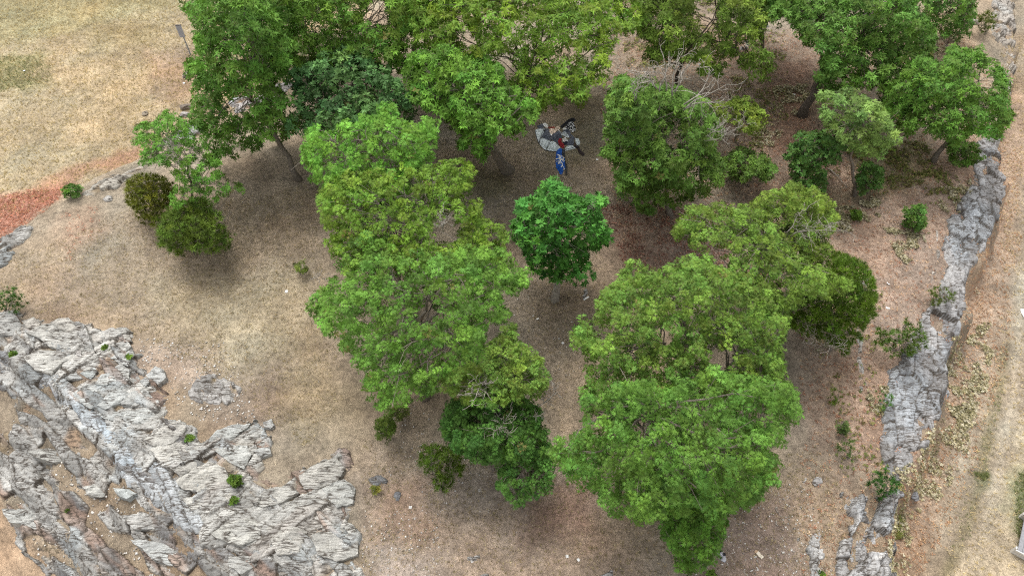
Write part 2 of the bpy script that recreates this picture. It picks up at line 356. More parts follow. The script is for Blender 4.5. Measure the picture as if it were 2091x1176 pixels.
# ------------------------------------------------------------------ bedrock
def facets(X, Y, ang, sx, sy, seed, tilt=.25, warp=.25):
    c, s = math.cos(ang), math.sin(ang)
    wx = X+warp*fbm(X*1.1, Y*1.1, seed+5, 3); wy = Y+warp*fbm(X*1.1, Y*1.1, seed+6, 3)
    u = (wx*c+wy*s)/sx; v = (-wx*s+wy*c)/sy
    ix, iy, bx, by, f1, f2 = voro(u, v, seed)
    r1 = h2(ix, iy, seed+11); r2 = h2(ix, iy, seed+12); r3 = h2(ix, iy, seed+13)
    h = r1+(r2-.5)*tilt*2*bx+(r3-.5)*tilt*2*by
    return h, r2, f2-f1
def rock_patch(name, poly_px, ang, rise, amp, big, small, tone, matr, res=.05, lab=None, cat='rock', parent=None, seed=1, strat=.03, bare=.5, edge=.35, rust=.0, dark=.0, org=None):
    poly = np.array(GP(poly_px))[:, :2]
    xs = np.arange(poly[:, 0].min()-.3, poly[:, 0].max()+.3, res); ys = np.arange(poly[:, 1].min()-.3, poly[:, 1].max()+.3, res)
    X, Y = np.meshgrid(xs, ys); X = X.ravel(); Y = Y.ravel()
    d = sdist(poly, X, Y)+edge*fbm(X*1.6, Y*1.6, seed+3, 4)
    hb, rb, eb = facets(X, Y, ang, *big, seed*10+1, .6, .10)
    hs_, rs, es = facets(X, Y, ang+.15, *small, seed*10+2, .55, .05)
    ht, rt, et = facets(X, Y, ang-.2, small[0]*.45, small[1]*.4, seed*10+3, .5, .03)
    c, s = math.cos(ang), math.sin(ang)
    v = (-X*s+Y*c)+.25*fbm(X*.8, Y*.8, seed+8, 3); st = v/.22+1.5*vnoise(X*.7, Y*.7, seed+4); fr = st-np.floor(st)
    z = H(X, Y)+rise*sstep(-.1, .5, d)+amp*1.2*(hb-.5)+amp*.34*(hs_-.5)+amp*.10*(ht-.5)+strat*.6*fr
    z -= amp*.3*(1-sstep(0, .05, eb))+amp*.15*(1-sstep(0, .05, es))
    z -= (.35+amp*.5)*(1-sstep(-.06, .10, d))
    z += .012*fbm(X*9, Y*9, seed+9, 2)
    col = np.array(lin(*tone))*(1+.42*(rb-.5)+.30*(rs-.5)+.18*(rt-.5))[:, None]
    bl = sstep(.1, .5, fbm(X*.6, Y*.6, seed+20, 3))[:, None]
    col = col*(1-bl)+col*np.array([[.93, 1.0, 1.06]])*bl
    u_ = X*c+Y*s
    if dark:
        k_ = (sstep(.02, .35, fbm(u_*.28+3, v*1.5, seed+50, 4))*dark)[:, None]; col = col*(1-k_)+np.array(lin(104, 102, 102))*k_
    if rust:
        k_ = (sstep(.12, .42, fbm(u_*.35, v*1.7+7, seed+60, 4))*rust)[:, None]; col = col*(1-k_)+np.array(lin(160, 122, 96))*k_
    # soil and moss caught in hollows
    low = sstep(.05+bare, .32+bare, (1-hb)*.6+.5*vnoise(X*1.3, Y*1.3, seed+30))[:, None]
    soil = np.where((vnoise(X*.8, Y*.8, seed+40) > .5)[:, None], np.array(lin(164, 140, 116)), np.array(lin(146, 130, 106)))
    col = col*(1-low)+soil*low
    ck = ((1-sstep(.01, .06, eb))*.8+(1-sstep(0.01, .07, es))*.6+(1-sstep(0, .06, et))*.25)[:, None]; ck = np.clip(ck*1.15, 0, .92)
    col = col*(1-ck)+np.array(lin(84, 74, 62))*ck
    nx = len(xs); i = (np.arange(len(ys)-1)[:, None]*nx+np.arange(nx-1)).ravel()
    F = np.stack([i, i+1, i+nx+1, i+nx], 1); keep = (d[F] > -.16).any(1); F = F[keep]
    used, inv = np.unique(F, return_inverse=True); F = inv.reshape(F.shape)
    V = np.stack([X, Y, z], 1)[used]; col = col[used]
    o0 = np.array([*poly.mean(0), 0]) if org is None else org; o0[2] = float(H(o0[0], o0[1]))
    me = mesh_from(name, V-o0, F, matr, col, False)
    o = link(name, me, parent, loc=o0 if parent is None else None)
    if lab: o['label'] = lab; o['category'] = cat
    return o, o0

def plate(name, poly_w, thick, matr, tone, parent=None, org=None, tilt=(0, 0), res=.07, seed=0, ang=0, amp=.04, base=None, rough=True, zfun=None):
    """a slab of stone: cracked top, broken edge, side walls"""
    pw = np.array(poly_w)[:, :2]; B = []
    for i in range(len(pw)):
        a, b = pw[i], pw[(i+1) % len(pw)]; n = max(1, int(np.linalg.norm(b-a)/(res*1.6)))
        for k in range(n): B.append(a+(b-a)*k/n)
    B = np.array(B)
    if rough: B = B+.03*np.stack([fbm(B[:, 0]*4, B[:, 1]*4, seed+1, 2), fbm(B[:, 0]*4, B[:, 1]*4, seed+2, 2)], 1)*2
    xs = np.arange(pw[:, 0].min(), pw[:, 0].max(), res); ys = np.arange(pw[:, 1].min(), pw[:, 1].max(), res)
    X, Y = np.meshgrid(xs, ys); X = X.ravel()+rng.uniform(-.3, .3, X.size)*res; Y = Y.ravel()+rng.uniform(-.3, .3, Y.size)*res
    d = sdist(B, X, Y); k = d > res*.6; I = np.stack([X[k], Y[k]], 1)
    pts = np.concatenate([B, I]); nb = len(B)
    r = delaunay_2d_cdt([Vector(p) for p in pts], [], [list(range(nb))], 1, 1e-5)
    V2 = np.array([[p.x, p.y] for p in r[0]]); F = [tuple(f) for f in r[2]]
    dd = np.abs(sdist(B, V2[:, 0], V2[:, 1]))
    c0 = pw.mean(0); hb, rb, eb = facets(V2[:, 0], V2[:, 1], ang, .62, .17, seed*7+3, .5, .05)
    zb = (float(H(*c0)) if base is None else base)
    z = zb+thick+(V2[:, 0]-c0[0])*tilt[0]+(V2[:, 1]-c0[1])*tilt[1]+amp*(hb-.5)-amp*.6*(1-sstep(0, .05, eb))-.035*(1-sstep(0, .06, dd))
    if zfun is not None: z = z-zb-thick+zfun(V2[:, 0], V2[:, 1])
    z += amp*.4*fbm(V2[:, 0]*5, V2[:, 1]*5, seed+4, 3)
    V = np.column_stack([V2, z]); n = len(V)
    W = V.copy()[:nb]; W[:, 2] = zb-.3 if zfun is None else W[:, 2]-.5; W[:, :2] = W[:, :2]+(W[:, :2]-c0)*.02
    V = np.vstack([V, W]); F += [(i, n+i, n+(i+1) % nb, (i+1) % nb) for i in range(nb)]
    col = np.array(lin(*tone))*(1+.3*(np.concatenate([rb, rb[:nb]])-.5))[:, None]
    if org is None: org = np.array([*c0, zb])
    me = mesh_from(name, V-org, F, matr, col, False)
    o = link(name, me, parent)
    if parent is None: o.location = org
    return o

OUT_UP = [(0, 636), (60, 640), (120, 655), (190, 670), (262, 672), (285, 720), (300, 770), (350, 800), (330, 850), (370, 860), (420, 895),
       (520, 865), (560, 885), (545, 940), (525, 985), (560, 975), (640, 945), (690, 918), (735, 945), (712, 975), (728, 1030), (712, 1062), (738, 1100), (726, 1140), (748, 1176), (735, 1260), (640, 1260), (560, 1190), (440, 1120), (380, 1070), (300, 985), (190, 880), (120, 805), (60, 750), (-30, 700)]
OUT = [(-150, 610), (0, 640), (60, 640), (120, 655), (190, 670), (262, 672), (285, 720), (300, 770), (350, 800), (330, 850), (370, 860), (420, 895),
       (520, 865), (560, 885), (545, 940), (525, 985), (560, 975), (640, 945), (690, 918), (735, 945), (708, 975), (724, 1030), (706, 1062), (730, 1100), (716, 1140), (738, 1176), (725, 1260), (560, 1300), (100, 1300),
       (90, 1176), (30, 1110), (0, 1010), (-150, 960)]
outcrop, oo = rock_patch('rock_outcrop', OUT, math.radians(-36), .05, .34, (1.9, .5), (.7, .2), (172, 170, 164), M_rock_low, .05,
    'large pale grey fractured rock outcrop stepping down the knoll below the dry grass', 'rock outcrop', seed=2, strat=.07, bare=.52, rust=.5, dark=.75)
rock_patch('upper_ledge', OUT_UP, math.radians(33), .14, .26, (2.4, .7), (.8, .25), (182, 180, 173), M_rock, .045, None, None, outcrop, seed=3, strat=.05, bare=.62, edge=.45, rust=.12, org=oo)
M_ridge = rock_material('ridge_rock', math.radians(-48))
def slab_px(lst, thick, tone, tilt=(0, 0), seed=0, ang=.45, amp=.05, name='slab'):
    pts = [G(x, y)[:2] for x, y in lst]; c = np.mean(pts, 0)
    return plate(name, pts, thick, M_rock, tone, outcrop, oo, tilt, .07, seed, ang, amp, base=float(H(*c)))
RIDGE = [(60, 742), (100, 748), (150, 790), (215, 845), (262, 885), (305, 905), (335, 950), (378, 1000), (420, 1062), (436, 1092), (400, 1096), (345, 1068), (280, 1008), (215, 938), (170, 880), (130, 836), (95, 790)]
RIDGE2 = [(440, 1098), (500, 1108), (580, 1140), (640, 1180), (560, 1176), (480, 1140)]
RIDGE3 = [(-20, 700), (40, 712), (110, 762), (160, 850), (120, 830), (60, 800), (-20, 780)]
for k, (pp, tone, am, ed) in enumerate([(RIDGE, (184, 187, 187), .15, .22), (RIDGE2, (176, 174, 168), .16, .3), (RIDGE3, (164, 165, 165), .15, .3)]):
    rock_patch('ridge_face', pp, math.radians(-50), .22-.06*k, am, (2.6, .42), (1.1, .13), tone, M_ridge, .045, None, None, outcrop, seed=60+k, strat=.035, bare=.95, edge=ed, org=oo)
SLABS = [
    ([(0, 648), (32, 642), (47, 665), (48, 690), (20, 690), (0, 688)], .35, (150, 150, 146)),
    ([(62, 690), (100, 670), (150, 662), (162, 680), (155, 700), (160, 715), (140, 722), (108, 716), (90, 700)], .30, (176, 173, 163)),
    ([(56, 738), (85, 718), (130, 722), (158, 728), (170, 738), (135, 742), (112, 772), (80, 765)], .30, (184, 181, 171)),
    ([(112, 666), (150, 660), (164, 676), (152, 688), (128, 682)], .48, (182, 174, 160)),
    ([(50, 660), (72, 652), (88, 666), (80, 676), (56, 672)], .22, (178, 166, 150)),
    ([(175, 668), (190, 664), (194, 682), (180, 686)], .22, (186, 176, 162)),
    ([(190, 690), (212, 688), (214, 706), (192, 702)], .2, (186, 176, 164)),
    ([(217, 682), (236, 674), (252, 682), (248, 695), (222, 705)], .24, (190, 184, 176)),
    ([(240, 708), (262, 700), (274, 712), (258, 726)], .22, (184, 184, 178)),
    ([(256, 690), (268, 690), (274, 702), (258, 699)], .24, (192, 184, 170)),
    ([(260, 728), (276, 718), (278, 732), (268, 736)], .18, (182, 184, 180)),
    ([(174, 710), (188, 718), (228, 722), (232, 732), (204, 730), (178, 720)], .16, (178, 178, 172)),
    ([(228, 735), (244, 726), (272, 740), (264, 752), (244, 746)], .14, (180, 184, 182)),
    ([(158, 724), (170, 722), (172, 734), (160, 732)], .3, (190, 180, 176)),
    ([(304, 770), (322, 756), (340, 764), (342, 778), (326, 790), (308, 778)], .36, (176, 180, 180)),
    ([(288, 784), (302, 776), (312, 784), (300, 792)], .16, (170, 176, 176)),
    ([(120, 772), (160, 764), (178, 770), (162, 778), (130, 780)], .14, (178, 184, 184)),
    ([(168, 768), (196, 754), (202, 762), (188, 776)], .14, (170, 184, 184)),
    ([(196, 788), (212, 770), (232, 764), (242, 772), (238, 786), (214, 790)], .12, (178, 184, 182)),
    ([(230, 758), (252, 748), (270, 762), (266, 778), (248, 778)], .14, (180, 182, 178)),
    ([(154, 812), (176, 786), (206, 790), (226, 806), (212, 826), (190, 842), (170, 828)], .18, (172, 180, 180)),
    ([(206, 836), (226, 806), (246, 798), (270, 806), (262, 822), (240, 830), (222, 842)], .16, (176, 184, 184)),
    ([(252, 832), (272, 806), (300, 800), (314, 816), (308, 832), (276, 836)], .16, (182, 186, 184)),
    ([(312, 826), (328, 820), (330, 836), (318, 846)], .15, (180, 182, 180)),
    ([(204, 852), (226, 846), (262, 838), (270, 850), (242, 862), (218, 862)], .16, (170, 178, 178)),
    ([(264, 842), (304, 838), (322, 850), (310, 868), (282, 878), (258, 864)], .15, (174, 180, 178)),
    ([(300, 906), (330, 884), (372, 862), (384, 880), (378, 896), (352, 912), (320, 918)], .36, (182, 176, 164)),
    ([(310, 924), (350, 912), (384, 904), (396, 926), (376, 944), (338, 952)], .30, (178, 172, 160)),
    ([(384, 900), (408, 902), (416, 926), (400, 934)], .34, (176, 172, 162)),
    ([(346, 956), (384, 944), (410, 950), (404, 962), (372, 978)], .30, (180, 174, 162)),
    ([(366, 990), (398, 966), (430, 950), (462, 962), (474, 984), (448, 1004), (410, 1012), (380, 1006)], .34, (182, 176, 162)),
    ([(380, 1024), (404, 1018), (432, 1022), (424, 1038), (398, 1048)], .22, (178, 174, 162)),
    ([(424, 914), (448, 884), (480, 872), (516, 866), (508, 876), (486, 892), (470, 910)], .22, (170, 176, 174)),
    ([(440, 926), (474, 912), (508, 914), (518, 932), (500, 962), (478, 952)], .24, (168, 172, 168)),
    ([(452, 1012), (470, 1006), (482, 1016), (474, 1030)], .2, (178, 168, 152)),
    ([(540, 868), (556, 862), (564, 874), (556, 880), (542, 878)], .22, (172, 174, 174)),
    ([(520, 926), (552, 916), (558, 930), (540, 938)], .2, (168, 172, 170)),
    ([(610, 976), (650, 950), (690, 940), (706, 962), (690, 990), (650, 1000), (622, 1000)], .28, (178, 172, 160)),
    ([(660, 1002), (706, 984), (728, 1000), (722, 1030), (690, 1040)], .24, (170, 172, 166)),
    ([(520, 1032), (556, 1000), (600, 996), (616, 1010), (580, 1030), (540, 1040)], .24, (172, 168, 158)),
    ([(584, 1036), (620, 1014), (650, 1020), (640, 1044), (612, 1054)], .26, (176, 172, 162)),
    ([(440, 1100), (470, 1070), (510, 1062), (540, 1072), (534, 1104), (500, 1120), (466, 1112)], .34, (184, 182, 170)),
    ([(474, 1080), (500, 1066), (528, 1076), (520, 1100), (490, 1108)], .44, (186, 184, 174)),
    ([(546, 1080), (590, 1070), (630, 1090), (612, 1130), (570, 1140)], .24, (174, 168, 156)),
    ([(640, 1100), (690, 1080), (732, 1096), (734, 1136), (690, 1150), (650, 1136)], .26, (168, 164, 154)),
    ([(70, 935), (110, 910), (136, 916), (130, 934), (112, 950), (86, 946)], .3, (150, 150, 142)),
    ([(176, 1000), (206, 984), (226, 996), (214, 1020), (186, 1016)], .25, (160, 160, 152)),
    ([(242, 1006), (266, 998), (282, 1012), (264, 1026), (248, 1020)], .3, (150, 164, 166)),
    ([(250, 1060), (290, 1050), (330, 1064), (318, 1084), (280, 1086)], .25, (148, 146, 142)),
    ([(20, 1050), (60, 1040), (100, 1060), (90, 1084), (40, 1080)], .2, (150, 152, 148)),
    ([(284, 1116), (330, 1110), (370, 1130), (372, 1160), (320, 1150)], .25, (152, 158, 158)),
    ([(470, 1140), (510, 1136), (530, 1156), (500, 1176), (474, 1166)], .3, (156, 156, 150)),
]
for k, (pp, th, tone) in enumerate(SLABS):
    slab_px(pp, th*.5+.12, tuple(.35*v+.65*w_ for v, w_ in zip(tone, (184, 182, 175))), tilt=(rng.uniform(-.12, .05), rng.uniform(-.02, .14)), seed=k+3, ang=.45+rng.uniform(-.2, .2), amp=.07)

# cliff edge and ledges on the right
rock_patch('cliff_ledge', [(2050, 260), (2052, 370), (2038, 450), (2008, 522), (1978, 562), (1974, 640), (1950, 700), (1930, 745), (1938, 800), (1914, 872), (1880, 930), (1830, 1000),
    (1790, 960), (1800, 880), (1795, 820), (1815, 760), (1850, 705), (1885, 640), (1915, 600), (1925, 520), (1935, 450), (1975, 380), (1995, 290)], math.radians(70), .16, .26,
    (1.1, .8), (.45, .3), (164, 162, 160), M_rock_r, .05, 'long grey cliff edge dropping beside the pale grass track', 'cliff', seed=5, bare=.9, dark=.5)
rock_patch('cliff_ledge', [(2030, -40), (2072, -40), (2072, 100), (2062, 195), (2040, 230), (2050, 120), (2020, 60)], math.radians(80), .12, .4, (1.0, .6), (.45, .2), (172, 165, 155), M_rock_r, .06,
    'broken pale cliff top beside the track in the far corner', 'cliff', seed=6, bare=.45)
rock_patch('rock_ledge', [(1712, 1010), (1740, 1000), (1800, 1010), (1828, 1000), (1820, 1060), (1820, 1176), (1822, 1250), (1720, 1250), (1700, 1150), (1712, 1090), (1736, 1060), (1712, 1040)],
    math.radians(55), .2, .5, (1.0, .45), (.4, .18), (180, 178, 175), M_rock_r, .04, 'grey furrowed rock ledge below the juniper tuft at the cliff foot corner', 'rock', seed=8, bare=.98, dark=.4)
rock_patch('rock_ledge', [(1625, 1100), (1660, 1082), (1682, 1078), (1690, 1120), (1688, 1176), (1690, 1240), (1650, 1240), (1650, 1140)], math.radians(60), .1, .28, (.9, .4), (.3, .15), (196, 194, 190), M_rock_r, .04,
    'flat speckled grey rock between the scrap of card and the furrowed ledge', 'rock', seed=9, bare=.95, edge=.2)
rock_patch('rock_ledge', [(1745, 660), (1765, 680), (1768, 740), (1776, 790), (1756, 810), (1742, 770), (1745, 720)], math.radians(80), .08, .22, (.9, .4), (.3, .15), (180, 172, 162), M_rock_r, .05,
    'narrow pale rock streak below the dark spreading juniper', 'rock', seed=10, bare=.6, edge=.15)
rock_patch('rock_ledge', [(1905, 430), (1912, 440), (1920, 520), (1912, 560), (1900, 610), (1895, 590), (1910, 520)], math.radians(85), .08, .15, (.7, .3), (.3, .12), (182, 174, 164), M_rock_r, .05,
    'thin pale rock rib running just inside the cliff edge', 'rock', seed=11, bare=.6, edge=.12)
# left ledges between lawn and knoll
rock_patch('rock_ledge', [(160, 402), (200, 372), (290, 334), (300, 345), (240, 385), (185, 410)], math.radians(35), .14, .2, (1.2, .4), (.5, .2), (178, 172, 160), M_rock, .06,
    'pale rock ledge beside the small round shrub above the red leaf litter', 'rock', seed=12, bare=.62, edge=.2)
rock_patch('rock_ledge', [(-120, 530), (0, 492), (70, 462), (62, 480), (20, 540), (-120, 600)], math.radians(35), .14, .2, (1.2, .4), (.5, .2), (166, 164, 158), M_rock, .06,
    'grey rock ledge next to the bright red leaf litter', 'rock', seed=13, bare=.62, edge=.2)
rock_patch('rock_ledge', [(360, 270), (400, 255), (425, 268), (400, 290), (350, 300), (300, 325), (310, 305)], math.radians(30), .12, .2, (1.0, .4), (.5, .2), (180, 176, 170), M_rock, .07,
    'pale rock ledge showing behind the thin sapling with bare grey twigs', 'rock', seed=14, bare=.62, edge=.2)
rock_patch('rock_ledge', [(455, 205), (520, 205), (590, 160), (600, 175), (540, 225), (480, 235)], math.radians(30), .12, .2, (1.0, .4), (.5, .2), (186, 180, 176), M_rock, .08,
    'pale rock ledge glimpsed through the leaning oak beside the blue-green tree', 'rock', seed=15, bare=.62, edge=.2)
for k, (q, lab) in enumerate([
    ([(1505, 88), (1530, 82), (1535, 98), (1512, 108)], 'pale flat rock under the trees on the far right'),
    ([(1420, 130), (1446, 124), (1450, 136), (1430, 140)], 'small pale rock behind the bleached dead branches'),
    ([(1550, 45), (1570, 42), (1572, 58), (1552, 58)], 'pale rock near the top between two oaks'),
    ([(400, 770), (440, 760), (500, 790), (480, 830), (430, 830), (370, 815)], 'low flaking rock patch in bare grey soil above the outcrop'),
    ([(752, 970), (780, 964), (794, 980), (790, 996), (760, 1000), (740, 992)], 'low grey rock beside the outcrop near a yellow tuft'),
    ([(950, 1132), (982, 1128), (985, 1150), (965, 1160), (948, 1150)], 'flat cracked grey rock in the tan grass at the bottom'),
    ([(1196, 1168), (1240, 1158), (1258, 1160), (1255, 1190), (1200, 1195)], 'grey lichen-spotted rock cut by the bottom edge of the photo'),
    ([(1180, 600), (1198, 590), (1208, 604), (1205, 622), (1190, 616)], 'grey rock beside the trunk of the small blue-green oak'),
    ([(1630, 975), (1650, 968), (1654, 980), (1640, 990)], 'small grey rock on the bare slope beside the biggest oak crown'),
    ([(1720, 560), (1780, 556), (1784, 580), (1770, 590)], 'pale rock behind the dark spreading juniper'),
    ([(975, 1174), (1000, 1166), (1008, 1190), (980, 1195)], 'small rock cut by the bottom edge near the flat cracked rock'),
    ([(1880, 690), (1905, 690), (1905, 712), (1880, 712)], 'blocky grey rock at the upper end of the cliff notch')]):
    rock_patch('flat_rock', q, math.radians(25+k*30), .06, .14, (.7, .3), (.3, .14), (168, 165, 160) if k not in (4,) else (140, 140, 140), M_rock, .045, lab, 'rock', seed=20+k, strat=.02, bare=.7, edge=.10)

def boulder(px, py, r, tone, lab, seed, flat=.6, name='boulder', grp=None):
    import bmesh
    bm = bmesh.new(); bmesh.ops.create_icosphere(bm, subdivisions=3, radius=1)
    rs = np.random.default_rng(seed); pl = [(lambda v: v/np.linalg.norm(v))(rs.normal(size=3)) for _ in range(16)]; dd = rs.uniform(.62, .92, 16)
    V = np.array([v.co[:] for v in bm.verts]); F = [tuple(v.index for v in f.verts) for f in bm.faces]; bm.free()
    for p, d in zip(pl, dd):
        ov = np.maximum(V@p-d, 0); V = V-ov[:, None]*p
    V = V*(1+.05*rs.normal(size=(len(V), 1)))*np.array([1, .75, flat])*r
    g = G(px, py)
    col = np.array(lin(*tone))*(1+.08*rs.normal(size=(len(V), 1)))
    o = link(name, mesh_from(name, V, F, M_rock, col), None, (g[0], g[1], g[2]+r*flat*.35)); o.rotation_euler = (0, 0, rs.uniform(0, 3))
    o['label'] = lab; o['category'] = 'rock'
    if grp: o['group'] = grp
    return o
boulder(384, 156, .42, (165, 158, 148), 'grey boulder on the lawn edge below the grey board on a post', 1)
boulder(378, 237, .38, (170, 165, 160), 'pale stone at the lawn edge behind the leafy sapling', 2)
boulder(298, 234, .28, (160, 148, 130), 'small tan stone lying in the dry lawn above the leafy sapling', 3)
boulder(381, 222, .4, (140, 128, 115), 'dark stone directly behind a pale stone at the lawn edge', 4)
boulder(812, 1014, .20, (140, 140, 142), 'dark blue-grey stone alone in tan grass left of centre bottom', 5, .4)
boulder(222, 408, .30, (176, 172, 165), 'pale stone on the knoll beneath the long left ledge', 6, .4)
boulder(1735, 572, .3, (176, 172, 165), 'rounded pale stone touching the dark juniper', 7)
boulder(56, 942, .3, (166, 158, 148), 'loose tan block sitting in the orange litter of the outcrop', 8)
boulder(1668, 984, .22, (176, 172, 168), 'loose angular stone on the slope right of the largest oak', 9, .5)
boulder(1985, 48, .45, (186, 178, 168), 'pale block on the cliff top in the far right corner', 10)
boulder(2040, 62, .5, (180, 176, 168), 'white angular block at the top of the cliff edge', 11)
boulder(2048, 36, .35, (172, 168, 160), 'smaller block above the white angular one on the cliff edge', 12)
boulder(1830, 1008, .25, (150, 150, 152), 'grey stone among the cream ground cover below the cliff', 13)
boulder(1865, 1012, .28, (140, 140, 142), 'dark grey stone in the cream ground cover beyond the edge', 14)

# ------------------------------------------------------------------ foliage
def oak_leaf():
    V = np.array([[.03, 0, 0], [.5, .062, .04], [1, 0, -.18], [.5, -.062, .04], [.80, .34, -.10], [.80, -.34, -.10], [.50, .33, -.03], [.50, -.33, -.03], [.30, 0, .02], [.66, 0, .0]])
    F = np.array([[0, 3, 1], [3, 2, 1], [8, 1, 6], [8, 7, 3], [1, 9, 4], [9, 3, 5]])
    return V, F
def plain_leaf():
    V = np.array([[.04, 0, 0], [.5, .2, .03], [1, 0, -.14], [.5, -.2, .03]]); return V, np.array([[0, 3, 1], [3, 2, 1]])
def needle():
    V = np.array([[0, .07, 0], [0, -.07, 0], [1, 0, 0]]); return V, np.array([[0, 1, 2]])
def rosette_templates(leaf, n, lo, hi, k=8, seed=0):
    rs = np.random.default_rng(seed); out = []; LV, LF = leaf
    for t in range(k):
        Vs = []; Fs = []; tip = []
        for i in range(n):
            az = 2*math.pi*(i+rs.uniform(-.35, .35))/n*1.0+rs.uniform(0, .3); el = math.radians(rs.uniform(lo, hi)); roll = rs.uniform(-.5, .5); s = rs.uniform(.7, 1.1)
            v = LV*s
            cr, sr = math.cos(roll), math.sin(roll); v = np.stack([v[:, 0], v[:, 1]*cr-v[:, 2]*sr, v[:, 1]*sr+v[:, 2]*cr], 1)
            ce, se = math.cos(el), math.sin(el); v = np.stack([v[:, 0]*ce-v[:, 2]*se, v[:, 1], v[:, 0]*se+v[:, 2]*ce], 1)
            ca, sa = math.cos(az), math.sin(az); v = np.stack([v[:, 0]*ca-v[:, 1]*sa, v[:, 0]*sa+v[:, 1]*ca, v[:, 2]], 1)
            Vs.append(v); Fs.append(LF+i*len(LV)); tip.append(LV[:, 0])
        out.append((np.concatenate(Vs), np.concatenate(Fs), np.concatenate(tip)))
    return out
T_OAK = rosette_templates(oak_leaf(), 7, -18, 38, 10, 1)
_fl = oak_leaf(); _fw = _fl[0][:9].copy(); _fw[[1, 3], 1] *= 1.9; _fw[[6, 7], 1] *= 1.15; T_OAKF = rosette_templates((_fw, np.array([[0, 3, 1], [3, 2, 1], [8, 1, 6], [8, 7, 3]])), 7, -18, 38, 10, 5)
T_OAKB = rosette_templates(plain_leaf(), 9, -10, 50, 10, 2)
T_JUN = rosette_templates(needle(), 13, 5, 80, 10, 3)
T_GC = rosette_templates(plain_leaf(), 6, 0, 35, 8, 4)
def foliage_mesh(name, pos, nrm, size, col, templ, tipcol, rs, m=M_leaf):
    """every leaf a real blade; one rosette per twig end"""
    n = len(pos); nrm = nrm/np.linalg.norm(nrm, axis=1, keepdims=True)
    ref = rs.normal(size=(n, 3)); a = np.cross(nrm, ref); a /= np.linalg.norm(a, axis=1, keepdims=True); b = np.cross(nrm, a)
    R = np.stack([a, b, nrm], 1)
    tid = rs.integers(0, len(templ), n); Vo = []; Fo = []; Co = []; off = 0
    for t, (TV, TF, tip) in enumerate(templ):
        k = np.where(tid == t)[0]
        if len(k) == 0: continue
        V = np.einsum('vi,nij->nvj', TV, R[k])*size[k][:, None, None]+pos[k][:, None, :]
        nl = len(tip)
        g = (1-tip)[None, :, None]**1.5; jit = rs.uniform(.82, 1.18, (len(k), nl, 1))
        c = col[k][:, None, :]*jit; c = c*(1-g*.35)+(c*.4+np.array(tipcol)*.6)*g*.35
        F = TF[None]+(np.arange(len(k))*len(TV))[:, None, None]+off
        Vo.append(V.reshape(-1, 3)); Fo.append(F.reshape(-1, TF.shape[1])); Co.append(c.reshape(-1, 3)); off += len(k)*len(TV)
    return mesh_from(name, np.concatenate(Vo), np.concatenate(Fo), m, np.concatenate(Co))
def in_poly(poly, X, Y): return sdist(poly, X, Y)

def bend(a, b, n=6, sag=.15, rs=rng):
    a, b = np.asarray(a, float), np.asarray(b, float); L = np.linalg.norm(b-a); off = rs.normal(size=3)*L*.09
    pts = []
    for i in range(n):
        t = i/(n-1); p = a+(b-a)*t+off*math.sin(math.pi*t)+rs.normal(size=3)*L*.018*(0 < i < n-1); p[2] += sag*L*math.sin(math.pi*t)*.6
        pts.append(p)
    return pts

def dead_branch(mb, start, direction, length, rs, depth=0, r=.03):
    p = np.array(start, float); d = np.array(direction, float); d /= np.linalg.norm(d); n = 6; pts = [p.copy()]
    for i in range(n):
        d = d+rs.normal(size=3)*.22; d[2] += .02; d /= np.linalg.norm(d); p = p+d*length/n; pts.append(p.copy())
    mb.tube(pts, [max(.007, r*(1-.75*i/n)) for i in range(n+1)], 3)
    if depth < 2:
        for i in range(2, n+1):
            for _ in range(1 if depth else 2):
                if rs.random() < .75:
                    dd = d+rs.normal(size=3)*.75; dead_branch(mb, pts[i], dd, length*rs.uniform(.3, .55), rs, depth+1, r*.5)

